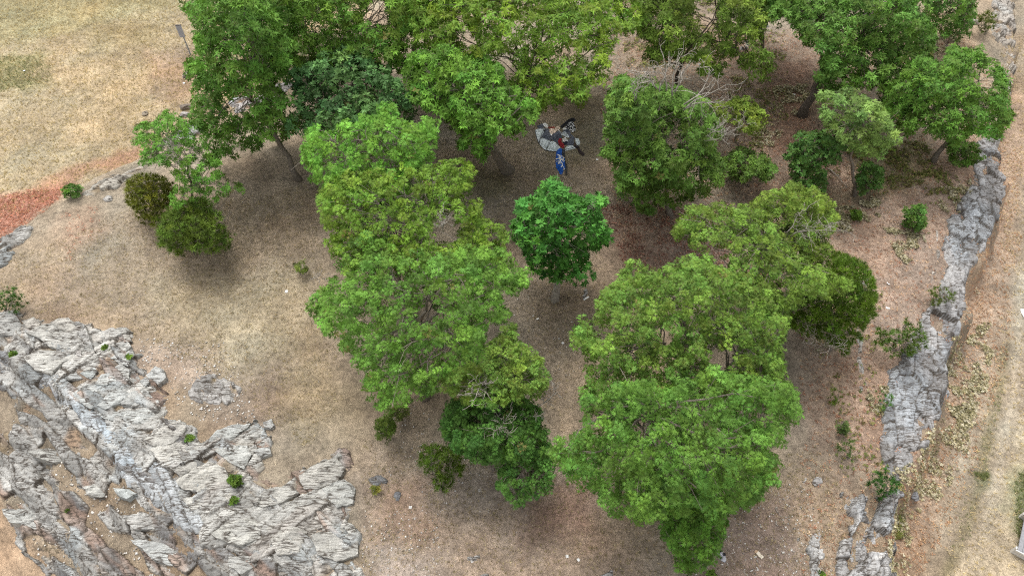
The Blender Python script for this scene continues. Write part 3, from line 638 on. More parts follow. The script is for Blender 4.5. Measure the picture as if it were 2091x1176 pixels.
OAK = dict(templ=T_OAK, size=.19, tip=lin(176, 168, 70))
def tree(name, label, poly, base, tint, seed, cat='tree', templ=T_OAK, size=.19, tip=(150, 150, 60), holes=(), rc=.55, dens=1.0, zmin=1.2, dead=(), trunk_r=.13, bark=None,
         lean=None, height=None, shell=.3, var=.3, nlimb=5, shape=2.6, gap=1.0, group=None, depth_k=.9, yellow=(0.0, (140, 140, 40)), cd=1.0, maxn=4400):
    rs = np.random.default_rng(seed); bark = bark or M_bark
    if base[1] < 520 and templ is T_OAK: templ = T_OAKF; size *= 1.17; dens *= 1.28; gap *= .93; maxn = 5300 if zmin > .5 else maxn
    B = G(*base); root_o = root(name, B, label, cat, group)
    pl = np.array(poly, float); x0, x1 = pl[:, 0].min(), pl[:, 0].max(); y0, y1 = pl[:, 1].min(), pl[:, 1].max()
    cx, cy = (x0+x1)/2, (y0+y1)/2
    # crown centre on the vertical plane through the trunk
    yy = B[1]+(lean or 0); r = ray(cx, cy); t = (yy-CAM[1])/r[1]; Cn = CAM+t*r; dep = t
    r0 = ray(cx, cy); el = math.atan2(-r0[2], r0[1])
    rx = (x1-x0)/2*dep/FOC; hp = (y1-y0)/2*dep/FOC
    ry = min(rx*depth_k, hp*.85/max(.3, math.sin(el))); rz = math.sqrt(max(hp**2-(ry*math.sin(el))**2, (.45*hp)**2))/max(.35, math.cos(el))
    rz = min(rz, 4.6)
    if Cn[2]-rz < B[2]+zmin:                                        # keep the crown clear of the ground
        need = B[2]+zmin+rz; s_ = (need-CAM[2])/r[2]; s_ = min(s_, t)
        Cn = CAM+r*s_ if zmin > .5 else Cn
        if zmin <= .5: Cn[2] = max(Cn[2], B[2]+.1)
        dep = s_ if zmin > .5 else t
    ga = [Cn[0], Cn[1], Cn[2]]
    # clump centres
    cl = []; tries = 0; rcm = rc
    vol_n = int(9000)
    d = rs.normal(size=(vol_n, 3)); d /= np.linalg.norm(d, axis=1, keepdims=True); u = rs.random(vol_n)**(1/3)*(1-shell)+shell
    q = np.abs(d)**shape; d = d/(q.sum(1)**(1/shape))[:, None]
    lob = 1+.42*fbm(d[:, 0]*1.7+seed, d[:, 1]*1.7+d[:, 2]*1.3, seed+2, 3)
    rc = rc*.78; rcm = rc
    pts = Cn+d*(u*lob)[:, None]*1.16*np.array([rx, ry, rz]); pts = pts[pts[:, 2] > H(pts[:, 0], pts[:, 1])+max(.15, zmin*.5)]
    if rx > 1.9:
        hole = vnoise(pts[:, 0]*.95+pts[:, 2]*.5, pts[:, 1]*.95-pts[:, 2]*.6, seed+21)*.65+vnoise(pts[:, 0]*2.1+pts[:, 2]*1.2, pts[:, 1]*2.1+pts[:, 2], seed+22)*.35
        pts = pts[hole > .315]
    X, Y, D = proj(pts); wob = min(26, (.2 if cat == 'shrub' else .09 if rx > 1.9 else .05)*(x1-x0)+2)*fbm(X/45, Y/45, seed, 3); s = in_poly(poly, X, Y)+wob > (rcm*.18/D*FOC)
    for h_ in holes: s &= in_poly(h_, X, Y) < -(rcm*.35/D*FOC)
    pts = pts[s]
    sel = np.zeros((760, 3)); ns = 0
    for p in pts:
        low = 1.0+.5*(p[2] < Cn[2]-.3*rz)
        if ns == 0 or ((sel[:ns]-p)**2).sum(1).min() > (rcm*1.16*gap*low)**2:
            sel[ns] = p; ns += 1
            if ns >= 760: break
    cen = sel[:ns].copy() if ns else np.array([Cn])
    # rosettes on every clump
    size = size*1.34; per = int(dens*3.1*(rcm**2)/(size**2)*1.0); per = max(6, per)
    per = min(per, max(6, int(maxn/len(cen))))
    n = len(cen)*per; ci = np.repeat(np.arange(len(cen)), per)
    dr = rs.normal(size=(n, 3)); outd = (cen-Cn)/np.array([rx, ry, rz]); outd = outd/(np.linalg.norm(outd, axis=1, keepdims=True)+1e-6)
    dr = dr/np.linalg.norm(dr, axis=1, keepdims=True)+.45*outd[ci]+np.array([0, 0, .35]); dr /= np.linalg.norm(dr, axis=1, keepdims=True)
    rr = rcm*rs.uniform(.5, 1.12, len(cen))[ci]*np.where(rs.random(n) < .8, rs.uniform(.75, 1.08, n), rs.uniform(.3, .75, n))
    pos = cen[ci]+dr*rr[:, None]*np.array([1, 1, .72])
    X, Y, D = proj(pos); s = in_poly(poly, X, Y)+14*fbm(X/16, Y/16, seed+7, 3) > -7
    for h_ in holes: s &= in_poly(h_, X, Y) < 3
    s &= pos[:, 2] > H(pos[:, 0], pos[:, 1])+.06
    pos = pos[s]; ci = ci[s]; dr = dr[s]; n = len(pos)
    nrm = dr*.8+np.array([0, 0, .55])+rs.normal(size=(n, 3))*.28
    base_c = np.array(lin(*tint))*np.array([.84, .84, .70]); cv = 1+var*.7*rs.normal(size=(len(cen), 1)); hue = rs.normal(size=(len(cen), 1))*np.array([[.07, .0, -.06]])
    yl = (rs.random(len(cen)) < yellow[0])[:, None]
    cc = np.where(yl, np.array(lin(*yellow[1]))*np.array([.84, .84, .70])*cv, base_c*cv*(1+hue))
    col = cc[ci]*rs.uniform(.55, 1.4, (n, 1))
    br = rs.random(n) < .002; col[br] = np.array(lin(120, 112, 64))
    me = foliage_mesh('crown', pos-B, nrm, size*rs.uniform(.55, 1.15, n), np.clip(col, .004, .8), templ, lin(*tip), rs)
    link('crown', me, root_o)
    # trunk, limbs, twigs
    top = Cn+np.array([0, 0, -.1*rz]) if zmin > .5 else np.array([B[0], B[1], B[2]+.3])
    tk = bend(B-np.array([0, 0, .15]), top, 9, 0, rs); tk = [p*(1-max(0, .5-i*.12))+np.array([B[0]+(top[0]-B[0])*i*.05, B[1]+(top[1]-B[1])*i*.05, p[2]])*max(0, .5-i*.12) for i, p in enumerate(tk)]; tr = [trunk_r*(1.5 if i == 0 else 1.12 if i == 1 else 1)*(1-.07*i) for i in range(9)]
    mb = MB(); mb.tube(tk, tr, 9); mb.build('trunk', bark, root_o, B, True)
    order = rs.permutation(len(cen)); li = order[:nlimb]; lp = []
    for k in li:
        st = tk[rs.integers(4, 8)]; pth = bend(st, st+(cen[k]-st)*.72, 7, .1, rs); lp.append(pth)
        mb = MB(); mb.tube(pth, [trunk_r*.38*(1-.12*i) for i in range(7)], 6); mb.build('limb', bark, root_o, B, True)
    mb = MB(); allp = np.array([p for q in lp for p in q[2:]]+tk[5:])
    for k in order[nlimb:nlimb+110]:
        j = np.argmin(np.linalg.norm(allp-cen[k], axis=1)+rs.uniform(0, .8, len(allp)))
        pth = bend(allp[j], allp[j]+(cen[k]-allp[j])*.85, 5, .12, rs); mb.tube(pth, [trunk_r*.13*(1-.15*i)+.006 for i in range(5)], 4)
        for _ in range(1):
            e = cen[k]+rs.normal(size=3)*rcm*.6; mb.tube([pth[3], (pth[3]+e)/2+rs.normal(size=3)*.04, e], [.014, .01, .006], 3)
    if mb.n: mb.build('twigs', bark, root_o, B, kind='stuff')
    for (dx, dy, dirv, L, rad, nb) in dead:
        mb = MB(); rq = ray(dx, dy); tt = (yy-CAM[1])/rq[1]*.97; p0 = CAM+rq*tt*.94
        for _ in range(nb): dead_branch(mb, p0+rs.normal(size=3)*.12, np.array(dirv)+rs.normal(size=3)*.25, L*rs.uniform(.7, 1.1), rs, 0, rad)
        mb.build('dead_limb', M_dead, root_o, B, True)
    return n, Cn, (rx, ry, rz)

# greens
BRT = (104, 150, 62); MID = (84, 128, 50); YEL = (122, 148, 50); BLU = (48, 112, 66); DRK = (62, 98, 42)
stats = []
def T(*a, **k): stats.append((a[0], a[2][0], tree(*a, **k)))
T('oak_tree', 'leaning dark green oak at the lawn edge with its bare trunk slanting to the left', [(385, 5), (560, -50), (610, 20), (590, 120), (575, 175), (605, 235), (590, 285), (530, 305), (480, 300), (450, 330), (470, 362), (430, 345), (400, 300), (393, 240), (405, 190), (388, 150), (395, 110), (365, 85), (390, 70)],
  (612, 368), (94, 140, 58), 101, trunk_r=.15, rc=.75, size=.22, holes=[[(345, 45), (396, 45), (404, 116), (350, 116)], [(455, 205), (520, 205), (505, 232), (470, 225)], [(560, 170), (588, 175), (580, 200)]], lean=1.0)
T('oak_tree', 'light green oak at the top left behind the blue-green tree', [(540, -80), (860, -80), (845, 40), (835, 110), (820, 150), (760, 130), (700, 118), (650, 125), (600, 160), (575, 110), (560, 60), (600, 30)],
  (705, 235), (108, 152, 60), 102, rc=.8, size=.23, holes=[[(740, 10), (790, 0), (790, 50), (750, 55)], [(560, 40), (590, 40), (585, 70)]], yellow=(.15, (112, 146, 56)))
T('oak_tree', 'dark blue-green oak with small soft leaves behind the bright leafy tops', [(582, 165), (620, 140), (700, 105), (770, 125), (800, 165), (838, 205), (836, 240), (800, 225), (770, 235), (740, 265), (690, 262), (640, 272), (600, 280), (585, 240), (600, 215)],
  (722, 330), (96, 136, 84), 103, templ=T_OAKB, size=.19, tip=(100, 140, 80), rc=.7)
T('oak_tree', 'bright fresh green oak with four rounded tops in front of the blue-green tree', [(625, 290), (648, 262), (690, 268), (702, 255), (740, 245), (768, 240), (772, 214), (800, 214), (812, 240), (835, 255), (862, 246), (886, 242), (886, 300), (878, 335), (850, 345), (830, 400), (860, 430), (760, 440), (700, 440), (655, 410), (640, 350), (622, 325)],
  (765, 520), (106, 162, 64), 104, rc=.55, size=.2, tip=(190, 200, 90), holes=[[(686, 290), (694, 290), (698, 330), (690, 335)]])
T('oak_tree', 'yellow-tipped oak in the middle of the left grove with red-brown leaf buds', [(650, 400), (690, 360), (760, 350), (850, 350), (915, 335), (945, 332), (972, 385), (960, 410), (1000, 440), (1024, 480), (1020, 520), (960, 560), (870, 560), (790, 540), (700, 540), (672, 500), (650, 450)],
  (845, 650), (108, 148, 56), 105, rc=.5, size=.185, tip=(176, 170, 60), holes=[[(880, 460), (920, 430), (935, 470), (915, 500), (885, 500)]], yellow=(.2, (116, 148, 56)), dead=[(905, 470, (0, 0, 1), .9, .02, 2)])
T('oak_tree', 'largest leafy oak of the left grove, mid green, nearest the outcrop', [(680, 560), (700, 500), (760, 470), (830, 510), (900, 520), (960, 500), (1020, 510), (1060, 530), (1082, 560), (1070, 585), (1040, 590), (1010, 580), (1030, 640), (1040, 655), (1000, 660), (990, 700), (970, 740), (920, 770), (880, 800), (830, 815), (800, 830), (770, 832), (750, 790), (745, 760), (700, 715), (690, 690), (660, 660), (636, 630), (650, 600), (678, 590)],
  (868, 812), (102, 146, 60), 106, rc=.5, size=.165, tip=(150, 170, 80), trunk_r=.17, holes=[[(855, 640), (880, 610), (895, 615), (885, 650), (860, 660)], [(812, 555), (825, 560), (820, 590)]], dens=1.1, dead=[(795, 720, (.2, 0, 1), .8, .02, 1)])
T('oak_tree', 'tall oak with thick bare trunk beside the collapsed tent', [(828, 150), (850, 120), (900, 100), (960, 110), (1010, 120), (1040, 190), (1080, 200), (1100, 225), (1075, 255), (1058, 280), (1020, 274), (1000, 288), (985, 316), (965, 312), (940, 290), (945, 270), (905, 225), (870, 215), (835, 195)],
  (1037, 348), (100, 148, 56), 107, rc=.65, size=.205, trunk_r=.3, tip=(150, 165, 70), lean=-.8, bark=M_bark)
T('oak_tree', 'broad yellow-green oak along the top edge above the collapsed tent', [(840, 60), (870, -80), (1300, -80), (1306, 20), (1290, 80), (1260, 75), (1240, 130), (1240, 165), (1200, 175), (1190, 215), (1150, 205), (1110, 240), (1070, 225), (1040, 180), (1000, 150), (930, 110), (860, 110)],
  (1052, 238), (104, 144, 54), 108, rc=.7, size=.225, tip=(190, 190, 70), holes=[[(1020, 110), (1045, 105), (1050, 150), (1025, 160)], [(940, 70), (960, 60), (965, 90), (945, 100)]], yellow=(.2, (120, 150, 50)), trunk_r=.2, bark=M_bark_d)
T('oak_tree', 'dark olive oak with bleached dead branches on top right of the tent clearing', [(1240, 180), (1260, 155), (1300, 170), (1330, 160), (1380, 190), (1440, 210), (1462, 250), (1455, 300), (1480, 345), (1470, 385), (1430, 400), (1390, 415), (1330, 432), (1290, 412), (1255, 385), (1262, 350), (1235, 320), (1228, 250), (1240, 225)],
  (1370, 440), (94, 132, 58), 109, rc=.55, size=.19, tip=(150, 160, 70), dens=1.0, dead=[(1345, 185, (0, .1, 1), 1.4, .04, 2), (1372, 190, (0, .1, 1), 1.5, .045, 3), (1300, 195, (-.1, 0, 1), 1.0, .025, 3), (1395, 215, (1, .1, .6), 1.8, .035, 3), (1450, 262, (1, 0, 0), 1.0, .02, 2), (1432, 285, (1, 0, -.1), 1.4, .02, 2)])
T('oak_tree', 'thin drooping light green oak at the top edge behind the dead branches', [(1290, -60), (1560, -60), (1560, 60), (1545, 90), (1580, 130), (1575, 185), (1545, 160), (1520, 150), (1490, 110), (1480, 160), (1440, 165), (1420, 130), (1380, 130), (1330, 140), (1320, 80), (1300, 60)],
  (1375, 215), (108, 138, 56), 110, rc=.7, size=.2, tip=(170, 180, 80), holes=[[(1420, 5), (1470, 0), (1465, 60), (1430, 80)], [(1500, 85), (1535, 80), (1535, 110), (1505, 110)]], gap=1.12, bark=M_bark_d)
T('oak_tree', 'big dark green oak with a curved bare trunk in the upper right', [(1560, -60), (1900, -60), (1898, 60), (1900, 120), (1860, 130), (1850, 170), (1800, 185), (1760, 175), (1700, 190), (1668, 170), (1690, 110), (1640, 90), (1600, 55), (1545, 40)],
  (1637, 237), (92, 136, 60), 111, rc=.75, size=.21, trunk_r=.24, bark=M_bark_d, lean=1.5, gap=1.05, dead=[(1760, 35, (.3, 0, 1), 1.3, .025, 2)])
T('oak_tree', 'round-topped green oak leaning over the right cliff edge', [(1800, 190), (1840, 160), (1875, 120), (1935, 150), (1945, 105), (1990, 98), (2040, 140), (2062, 180), (2060, 235), (2040, 290), (2010, 275), (1985, 285), (1960, 310), (1920, 290), (1890, 260), (1850, 270), (1810, 240)],
  (1905, 330), (92, 138, 56), 112, rc=.65, size=.2, holes=[[(1990, 140), (2030, 160), (2020, 190), (1985, 175)]], shape=2.2)
T('oak_tree', 'mid green oak at the top edge between the leaning oak and the light one', [(430, -90), (700, -90), (700, -20), (660, 30), (600, 50), (560, 20), (480, 10)], (560, 130), (96, 140, 60), 151, rc=.8, size=.22)
T('oak_tree', 'mid green oak cut by the top edge left of the broad yellow-green one', [(760, -90), (960, -90), (950, -10), (900, 30), (850, 60), (800, 40)], (850, 150), (98, 142, 58), 152, rc=.8, size=.22)
T('oak_tree', 'green oak cut by the top edge between the drooping oak and the curved-trunk oak', [(1480, -90), (1640, -90), (1640, 0), (1590, 40), (1540, 30), (1500, 0)], (1560, 120), (92, 136, 56), 153, rc=.8, size=.22)
T('shrub', 'leafy green shrub at the top right corner before the cliff', [(1878, -30), (1990, -30), (1985, 60), (1960, 80), (1900, 62)], (1930, 95), (84, 128, 54), 113, rc=.6, size=.2, cat='shrub', zmin=.3, trunk_r=.07)
T('juniper_shrub', 'small olive juniper at the far right beside the cliff-top rocks', [(1992, 40), (2012, 20), (2032, 40), (2028, 62), (2005, 74)], (2012, 72), (92, 110, 44), 114, templ=T_JUN, size=.2, rc=.4, cat='shrub', zmin=.2, trunk_r=.05, nlimb=2)
T('oak_tree', 'pale grey-green tree with a thin crown in front of the leaning cliff oak', [(1660, 195), (1700, 185), (1760, 190), (1800, 225), (1815, 260), (1835, 295), (1800, 320), (1750, 310), (1720, 300), (1690, 260), (1675, 215)],
  (1745, 400), (116, 150, 80), 115, rc=.55, size=.19, tip=(180, 190, 100), trunk_r=.09, gap=1.05)
T('shrub', 'dark green upright shrub below the curved-trunk oak', [(1615, 310), (1640, 270), (1690, 262), (1730, 290), (1712, 320), (1690, 345), (1680, 390), (1650, 398), (1615, 385), (1605, 350)], (1655, 398), (76, 120, 60), 116, rc=.45, size=.17, templ=T_OAKB, cat='shrub', zmin=.3, trunk_r=.06)
T('shrub', 'low olive shrub between dark oak and pale tree', [(1475, 320), (1510, 300), (1560, 315), (1580, 345), (1565, 368), (1520, 372), (1480, 350)], (1530, 380), (92, 128, 58), 117, rc=.42, size=.17, cat='shrub', zmin=.3, trunk_r=.05)
T('oak_tree', 'small thin olive-green tree with bare grey twigs beside the dead branches', [(1455, 215), (1490, 205), (1530, 205), (1560, 235), (1552, 275), (1520, 270), (1490, 245), (1460, 240)], (1510, 335), (116, 142, 56), 118, rc=.42, size=.17, trunk_r=.05, gap=1.1, dead=[(1470, 275, (1, 0, .1), 1.2, .015, 2)])
T('shrub', 'small dark shrub on the right slope above the cream ground cover', [(1740, 360), (1770, 335), (1800, 345), (1798, 385), (1760, 392)], (1770, 395), (76, 118, 58), 119, rc=.35, size=.16, templ=T_OAKB, cat='shrub', zmin=.2, trunk_r=.05, nlimb=3)
T('shrub', 'small bright shrub growing on the edge under the leaning cliff oak', [(1935, 300), (1960, 288), (1990, 300), (2000, 325), (1970, 338), (1940, 330)], (1968, 340), (84, 122, 46), 120, rc=.4, size=.17, cat='shrub', zmin=.2, trunk_r=.05, nlimb=3)
T('oak_tree', 'yellow-olive tree with feathery dense crown on the slope above the dark juniper', [(1500, 470), (1530, 420), (1570, 395), (1605, 380), (1655, 385), (1695, 412), (1704, 450), (1685, 490), (1700, 520), (1670, 560), (1620, 560), (1580, 530), (1540, 520)],
  (1620, 610), (110, 142, 60), 121, rc=.42, size=.145, tip=(190, 180, 70), dens=1.0, dead=[(1605, 480, (.4, 0, .7), 1.5, .025, 3)], gap=.95, trunk_r=.09)
T('oak_tree', 'olive-green spreading tree behind the biggest right oak, over red leaf litter', [(1378, 460), (1410, 425), (1470, 415), (1540, 430), (1590, 480), (1640, 530), (1700, 560), (1740, 580), (1730, 605), (1680, 600), (1630, 620), (1600, 660), (1560, 620), (1500, 570), (1470, 530), (1420, 500), (1385, 490)],
  (1560, 700), (104, 138, 58), 122, rc=.45, size=.145, tip=(180, 175, 75), gap=1.0, holes=[[(1440, 500), (1490, 505), (1480, 525), (1445, 520)]], trunk_r=.09)
T('juniper_tree', 'dark spreading juniper with mossy green pads beside bleached twigs', [(1605, 640), (1625, 600), (1680, 590), (1705, 520), (1750, 535), (1775, 560), (1785, 600), (1775, 655), (1750, 690), (1720, 718), (1690, 700), (1650, 680), (1610, 665)],
  (1690, 715), (88, 116, 34), 123, templ=T_JUN, size=.15, tip=(84, 106, 30), rc=.5, dens=1.7, gap=.92, trunk_r=.1, zmin=.35, dead=[(1635, 665, (.9, -.4, -.1), 1.5, .02, 3)], var=.3, cat='tree')
T('oak_tree', 'wide bright oak filling the right centre in front of the red leaf litter', [(1170, 700), (1190, 650), (1215, 655), (1240, 600), (1290, 540), (1330, 555), (1370, 545), (1420, 525), (1480, 535), (1500, 570), (1560, 600), (1600, 640), (1590, 700), (1600, 760), (1640, 830), (1560, 820), (1460, 800), (1360, 810), (1260, 820), (1200, 800), (1205, 740)],
  (1425, 850), (100, 140, 60), 124, rc=.5, size=.165, tip=(180, 150, 70), trunk_r=.2, dens=1.1, holes=[[(1445, 715), (1490, 705), (1500, 745), (1475, 765), (1445, 745)], [(1225, 665), (1260, 670), (1250, 690), (1228, 685)]], dead=[(1465, 750, (.7, -.1, .5), 1.2, .02, 2)])
T('oak_tree', 'largest oak crown at lower right, deep green and nearest the camera', [(1190, 800), (1240, 780), (1330, 790), (1440, 760), (1540, 770), (1620, 800), (1635, 850), (1600, 870), (1585, 930), (1590, 960), (1550, 1010), (1500, 1040), (1440, 1060), (1360, 1050), (1300, 1060), (1260, 1070), (1250, 1040), (1220, 1000), (1160, 980), (1130, 940), (1135, 910), (1190, 890), (1200, 850)],
  (1385, 1075), (94, 136, 58), 125, rc=.46, size=.15, tip=(150, 170, 70), trunk_r=.2, dens=1.15, maxn=4700, holes=[[(1290, 860), (1320, 850), (1325, 880), (1300, 885)]])
T('oak_tree', 'narrow oak hanging down at the bottom edge below the largest right crown', [(1355, 1050), (1420, 1020), (1490, 1030), (1475, 1070), (1465, 1130), (1420, 1160), (1400, 1176), (1375, 1130), (1350, 1090)],
  (1428, 1190), (84, 130, 50), 126, rc=.4, size=.15, trunk_r=.08, zmin=.8)
T('oak_tree', 'compact deep blue-green oak standing alone in the central clearing', [(1048, 455), (1066, 414), (1102, 400), (1110, 372), (1138, 372), (1158, 400), (1192, 408), (1220, 400), (1236, 408), (1228, 440), (1244, 478), (1236, 500), (1208, 520), (1212, 560), (1196, 578), (1165, 566), (1130, 572), (1096, 556), (1082, 526), (1068, 496), (1050, 476)],
  (1132, 614), (84, 140, 62), 127, templ=T_OAKB, size=.16, tip=(100, 160, 70), rc=.45, trunk_r=.15, gap=1.0, bark=M_bark_l)
T('oak_tree', 'pale yellow-green oak with bare grey branches, lower centre', [(1020, 680), (1045, 665), (1060, 700), (1095, 730), (1118, 780), (1110, 815), (1075, 800), (1060, 830), (1020, 820), (960, 830), (915, 800), (900, 775), (950, 750), (985, 745), (990, 720)],
  (1005, 905), (108, 148, 66), 128, rc=.38, size=.145, tip=(200, 170, 80), gap=.95, dens=1.3, trunk_r=.08, dead=[(1005, 800, (-.2, -.2, .8), 1.2, .035, 4), (1035, 850, (.4, -.6, .4), 1.3, .03, 5), (1105, 830, (1, .2, .1), .9, .022, 2)])
T('oak_tree', 'low dark green oak in shade under the pale branching one', [(905, 860), (920, 820), (980, 800), (1040, 800), (1095, 830), (1105, 880), (1120, 930), (1110, 960), (1070, 930), (1010, 942), (970, 935), (925, 910)],
  (1010, 960), (88, 130, 60), 129, rc=.4, size=.15, tip=(80, 130, 60), trunk_r=.08, zmin=.5, dens=1.25, gap=.9)
T('oak_tree', 'small sparse oak sapling hanging over bare soil below the dark oak', [(1020, 960), (1060, 935), (1110, 940), (1125, 960), (1110, 1000), (1095, 1015), (1050, 1030), (1025, 1000)],
  (1068, 1045), (82, 132, 62), 130, rc=.3, size=.135, trunk_r=.04, zmin=.4, gap=1.1, nlimb=3, holes=[[(1055, 955), (1075, 955), (1078, 975), (1060, 978)]])
T('oak_tree', 'bright green sapling with bare grey twigs growing over the two junipers', [(270, 290), (278, 250), (320, 255), (340, 215), (358, 220), (356, 245), (395, 250), (400, 300), (440, 330), (485, 385), (460, 405), (400, 430), (350, 420), (360, 370), (330, 330), (290, 330), (290, 300)],
  (392, 425), (104, 156, 64), 131, rc=.36, size=.14, tip=(150, 180, 60), gap=1.6, trunk_r=.06, dead=[(375, 335, (-.1, 0, 1), 1.2, .02, 4), (420, 430, (.8, 0, .1), 1.2, .015, 3)])
JU = dict(templ=T_JUN, cat='shrub', zmin=.12, trunk_r=.06, nlimb=3, rc=.34)
T('juniper_shrub', 'olive conical juniper at the back of the pair on the left', [(258, 375), (280, 360), (320, 358), (350, 380), (350, 410), (325, 455), (285, 455), (262, 430)], (305, 452), (112, 120, 44), 132, size=.2, tip=(110, 108, 36), **JU)
T('juniper_shrub', 'round dark green juniper at the front of the pair on the left', [(320, 450), (350, 420), (400, 410), (440, 430), (470, 480), (468, 505), (430, 525), (380, 522), (335, 500)], (400, 518), (104, 130, 52), 133, size=.2, tip=(120, 130, 60), **JU)
T('juniper_shrub', 'small green juniper above the outcrop at the left edge', [(-10, 600), (15, 590), (35, 592), (50, 612), (45, 632), (15, 642), (-10, 638)], (18, 638), (64, 104, 36), 134, size=.15, tip=(100, 140, 50), **JU)
T('juniper_shrub', 'two-lobed dark juniper in the bottom centre clearing', [(860, 920), (880, 905), (905, 920), (938, 920), (942, 950), (932, 990), (905, 1006), (882, 990), (890, 965), (865, 950)], (905, 1000), (92, 118, 42), 135, size=.16, tip=(90, 110, 30), **JU)
T('shrub', 'small half-bare shrub below the left grove', [(770, 860), (800, 850), (806, 880), (790, 900), (772, 890)], (788, 900), (92, 118, 50), 136, rc=.22, size=.12, cat='shrub', zmin=.1, trunk_r=.03, nlimb=2, gap=1.1)
T('shrub', 'small brown-green shrub nearest the largest left oak', [(798, 830), (828, 828), (832, 848), (812, 856), (798, 846)], (815, 856), (96, 112, 52), 137, rc=.2, size=.12, cat='shrub', zmin=.1, trunk_r=.03, nlimb=2, gap=1.1)
T('shrub', 'small round shrub on the rock ledge above the red litter', [(132, 382), (148, 376), (162, 386), (158, 400), (138, 402)], (148, 402), (72, 122, 44), 138, rc=.28, size=.15, cat='shrub', zmin=.1, trunk_r=.03, nlimb=2)
T('juniper_shrub', 'dull olive juniper on the cliff edge halfway down', [(1895, 595), (1915, 585), (1940, 600), (1935, 618), (1908, 626)], (1916, 624), (92, 112, 50), 139, size=.14, tip=(130, 130, 60), **JU)
T('juniper_shrub', 'spreading feathery juniper above the cliff notch', [(1788, 695), (1800, 680), (1835, 685), (1850, 660), (1885, 670), (1885, 700), (1860, 722), (1820, 724)], (1840, 722), (84, 116, 46), 140, size=.16, tip=(130, 140, 60), **JU)
T('juniper_shrub', 'tiny olive juniper alone on the slope beside the largest right crown', [(1690, 802), (1705, 795), (1720, 805), (1716, 822), (1696, 824)], (1705, 822), (96, 118, 40), 141, size=.13, tip=(130, 130, 50), **JU)
T('juniper_shrub', 'small green juniper against the cliff top beside cream ground cover', [(1792, 808), (1808, 800), (1822, 812), (1816, 830), (1800, 830)], (1806, 830), (74, 124, 50), 142, size=.13, tip=(110, 150, 70), **JU)
T('juniper_shrub', 'small dark tuft in red-brown litter, mid slope', [(1712, 910), (1728, 900), (1742, 915), (1738, 934), (1718, 936)], (1727, 935), (74, 102, 46), 143, size=.13, tip=(120, 120, 60), **JU)
T('juniper_shrub', 'dark green juniper tuft at the top of the furrowed ledge', [(1782, 985), (1805, 966), (1830, 985), (1828, 1005), (1800, 1018), (1784, 1008)], (1806, 1014), (58, 100, 42), 144, size=.15, tip=(90, 130, 60), **JU)
T('shrub', 'small green weed clump above the dark tuft in mid slope', [(1712, 868), (1728, 862), (1732, 880), (1716, 886)], (1722, 884), (84, 112, 62), 145, rc=.2, size=.12, cat='shrub', zmin=.08, trunk_r=.02, nlimb=2)
T('shrub', 'small green bush in the cream ground cover of the upper slope', [(1852, 430), (1880, 425), (1888, 455), (1870, 470), (1852, 455)], (1870, 468), (88, 132, 62), 146, rc=.3, size=.15, cat='shrub', zmin=.1, trunk_r=.03, nlimb=2)
T('shrub', 'olive shrub poking out from the shade of the largest right crown', [(1505, 1010), (1535, 1000), (1550, 1012), (1530, 1030), (1508, 1032)], (1522, 1032), (82, 98, 36), 147, rc=.25, size=.12, cat='shrub', zmin=.1, trunk_r=.03, nlimb=2)
T('sapling', 'tiny yellow-green sapling with bare twigs on the open grass', [(602, 540), (618, 534), (630, 545), (622, 558), (604, 558)], (617, 562), (110, 130, 60), 148, rc=.2, size=.12, cat='sapling', zmin=.1, trunk_r=.02, nlimb=2, gap=1.2, dead=[(640, 575, (1, -.3, .1), .9, .012, 2)])
for k, (x, y, lab, s_) in enumerate([(388, 896, 'bright green weed in the upper joint of the outcrop', 9), (479, 982, 'bright green fern-like tuft on the pale rock slab', 13), (478, 1022, 'second weed just below the fern-like tuft on the outcrop', 8),
        (28, 725, 'lone green weed on the smooth left rock face', 7), (766, 1000, 'yellow flowering tuft beside the low grey rock', 7), (140, 1043, 'tiny weed in the dark bands of the lower outcrop', 6), (215, 712, 'yellowish moss tuft between the upper white slabs', 7),
        (262, 730, 'green moss tuft in the slab joint farthest right', 6), (1748, 440, 'little green plant among cream leaves on the upper slope', 13), (1680, 1176, 'grass tuft at the bottom edge below the card scrap', 7), (1452, 1172, 'small green weed on the bottom edge under the narrow oak', 7)]):
    s_ *= .75
    T('weed', lab, [(x-s_, y-s_), (x+s_, y-s_), (x+s_*1.1, y+s_*.6), (x, y+s_), (x-s_, y+s_*.6)], (x, y+s_-1), (90, 122, 48) if k != 4 else (140, 136, 70), 160+k, rc=.12, size=.09, cat='weed', templ=T_GC, zmin=.03, trunk_r=.01, nlimb=1, tip=(140, 160, 50))

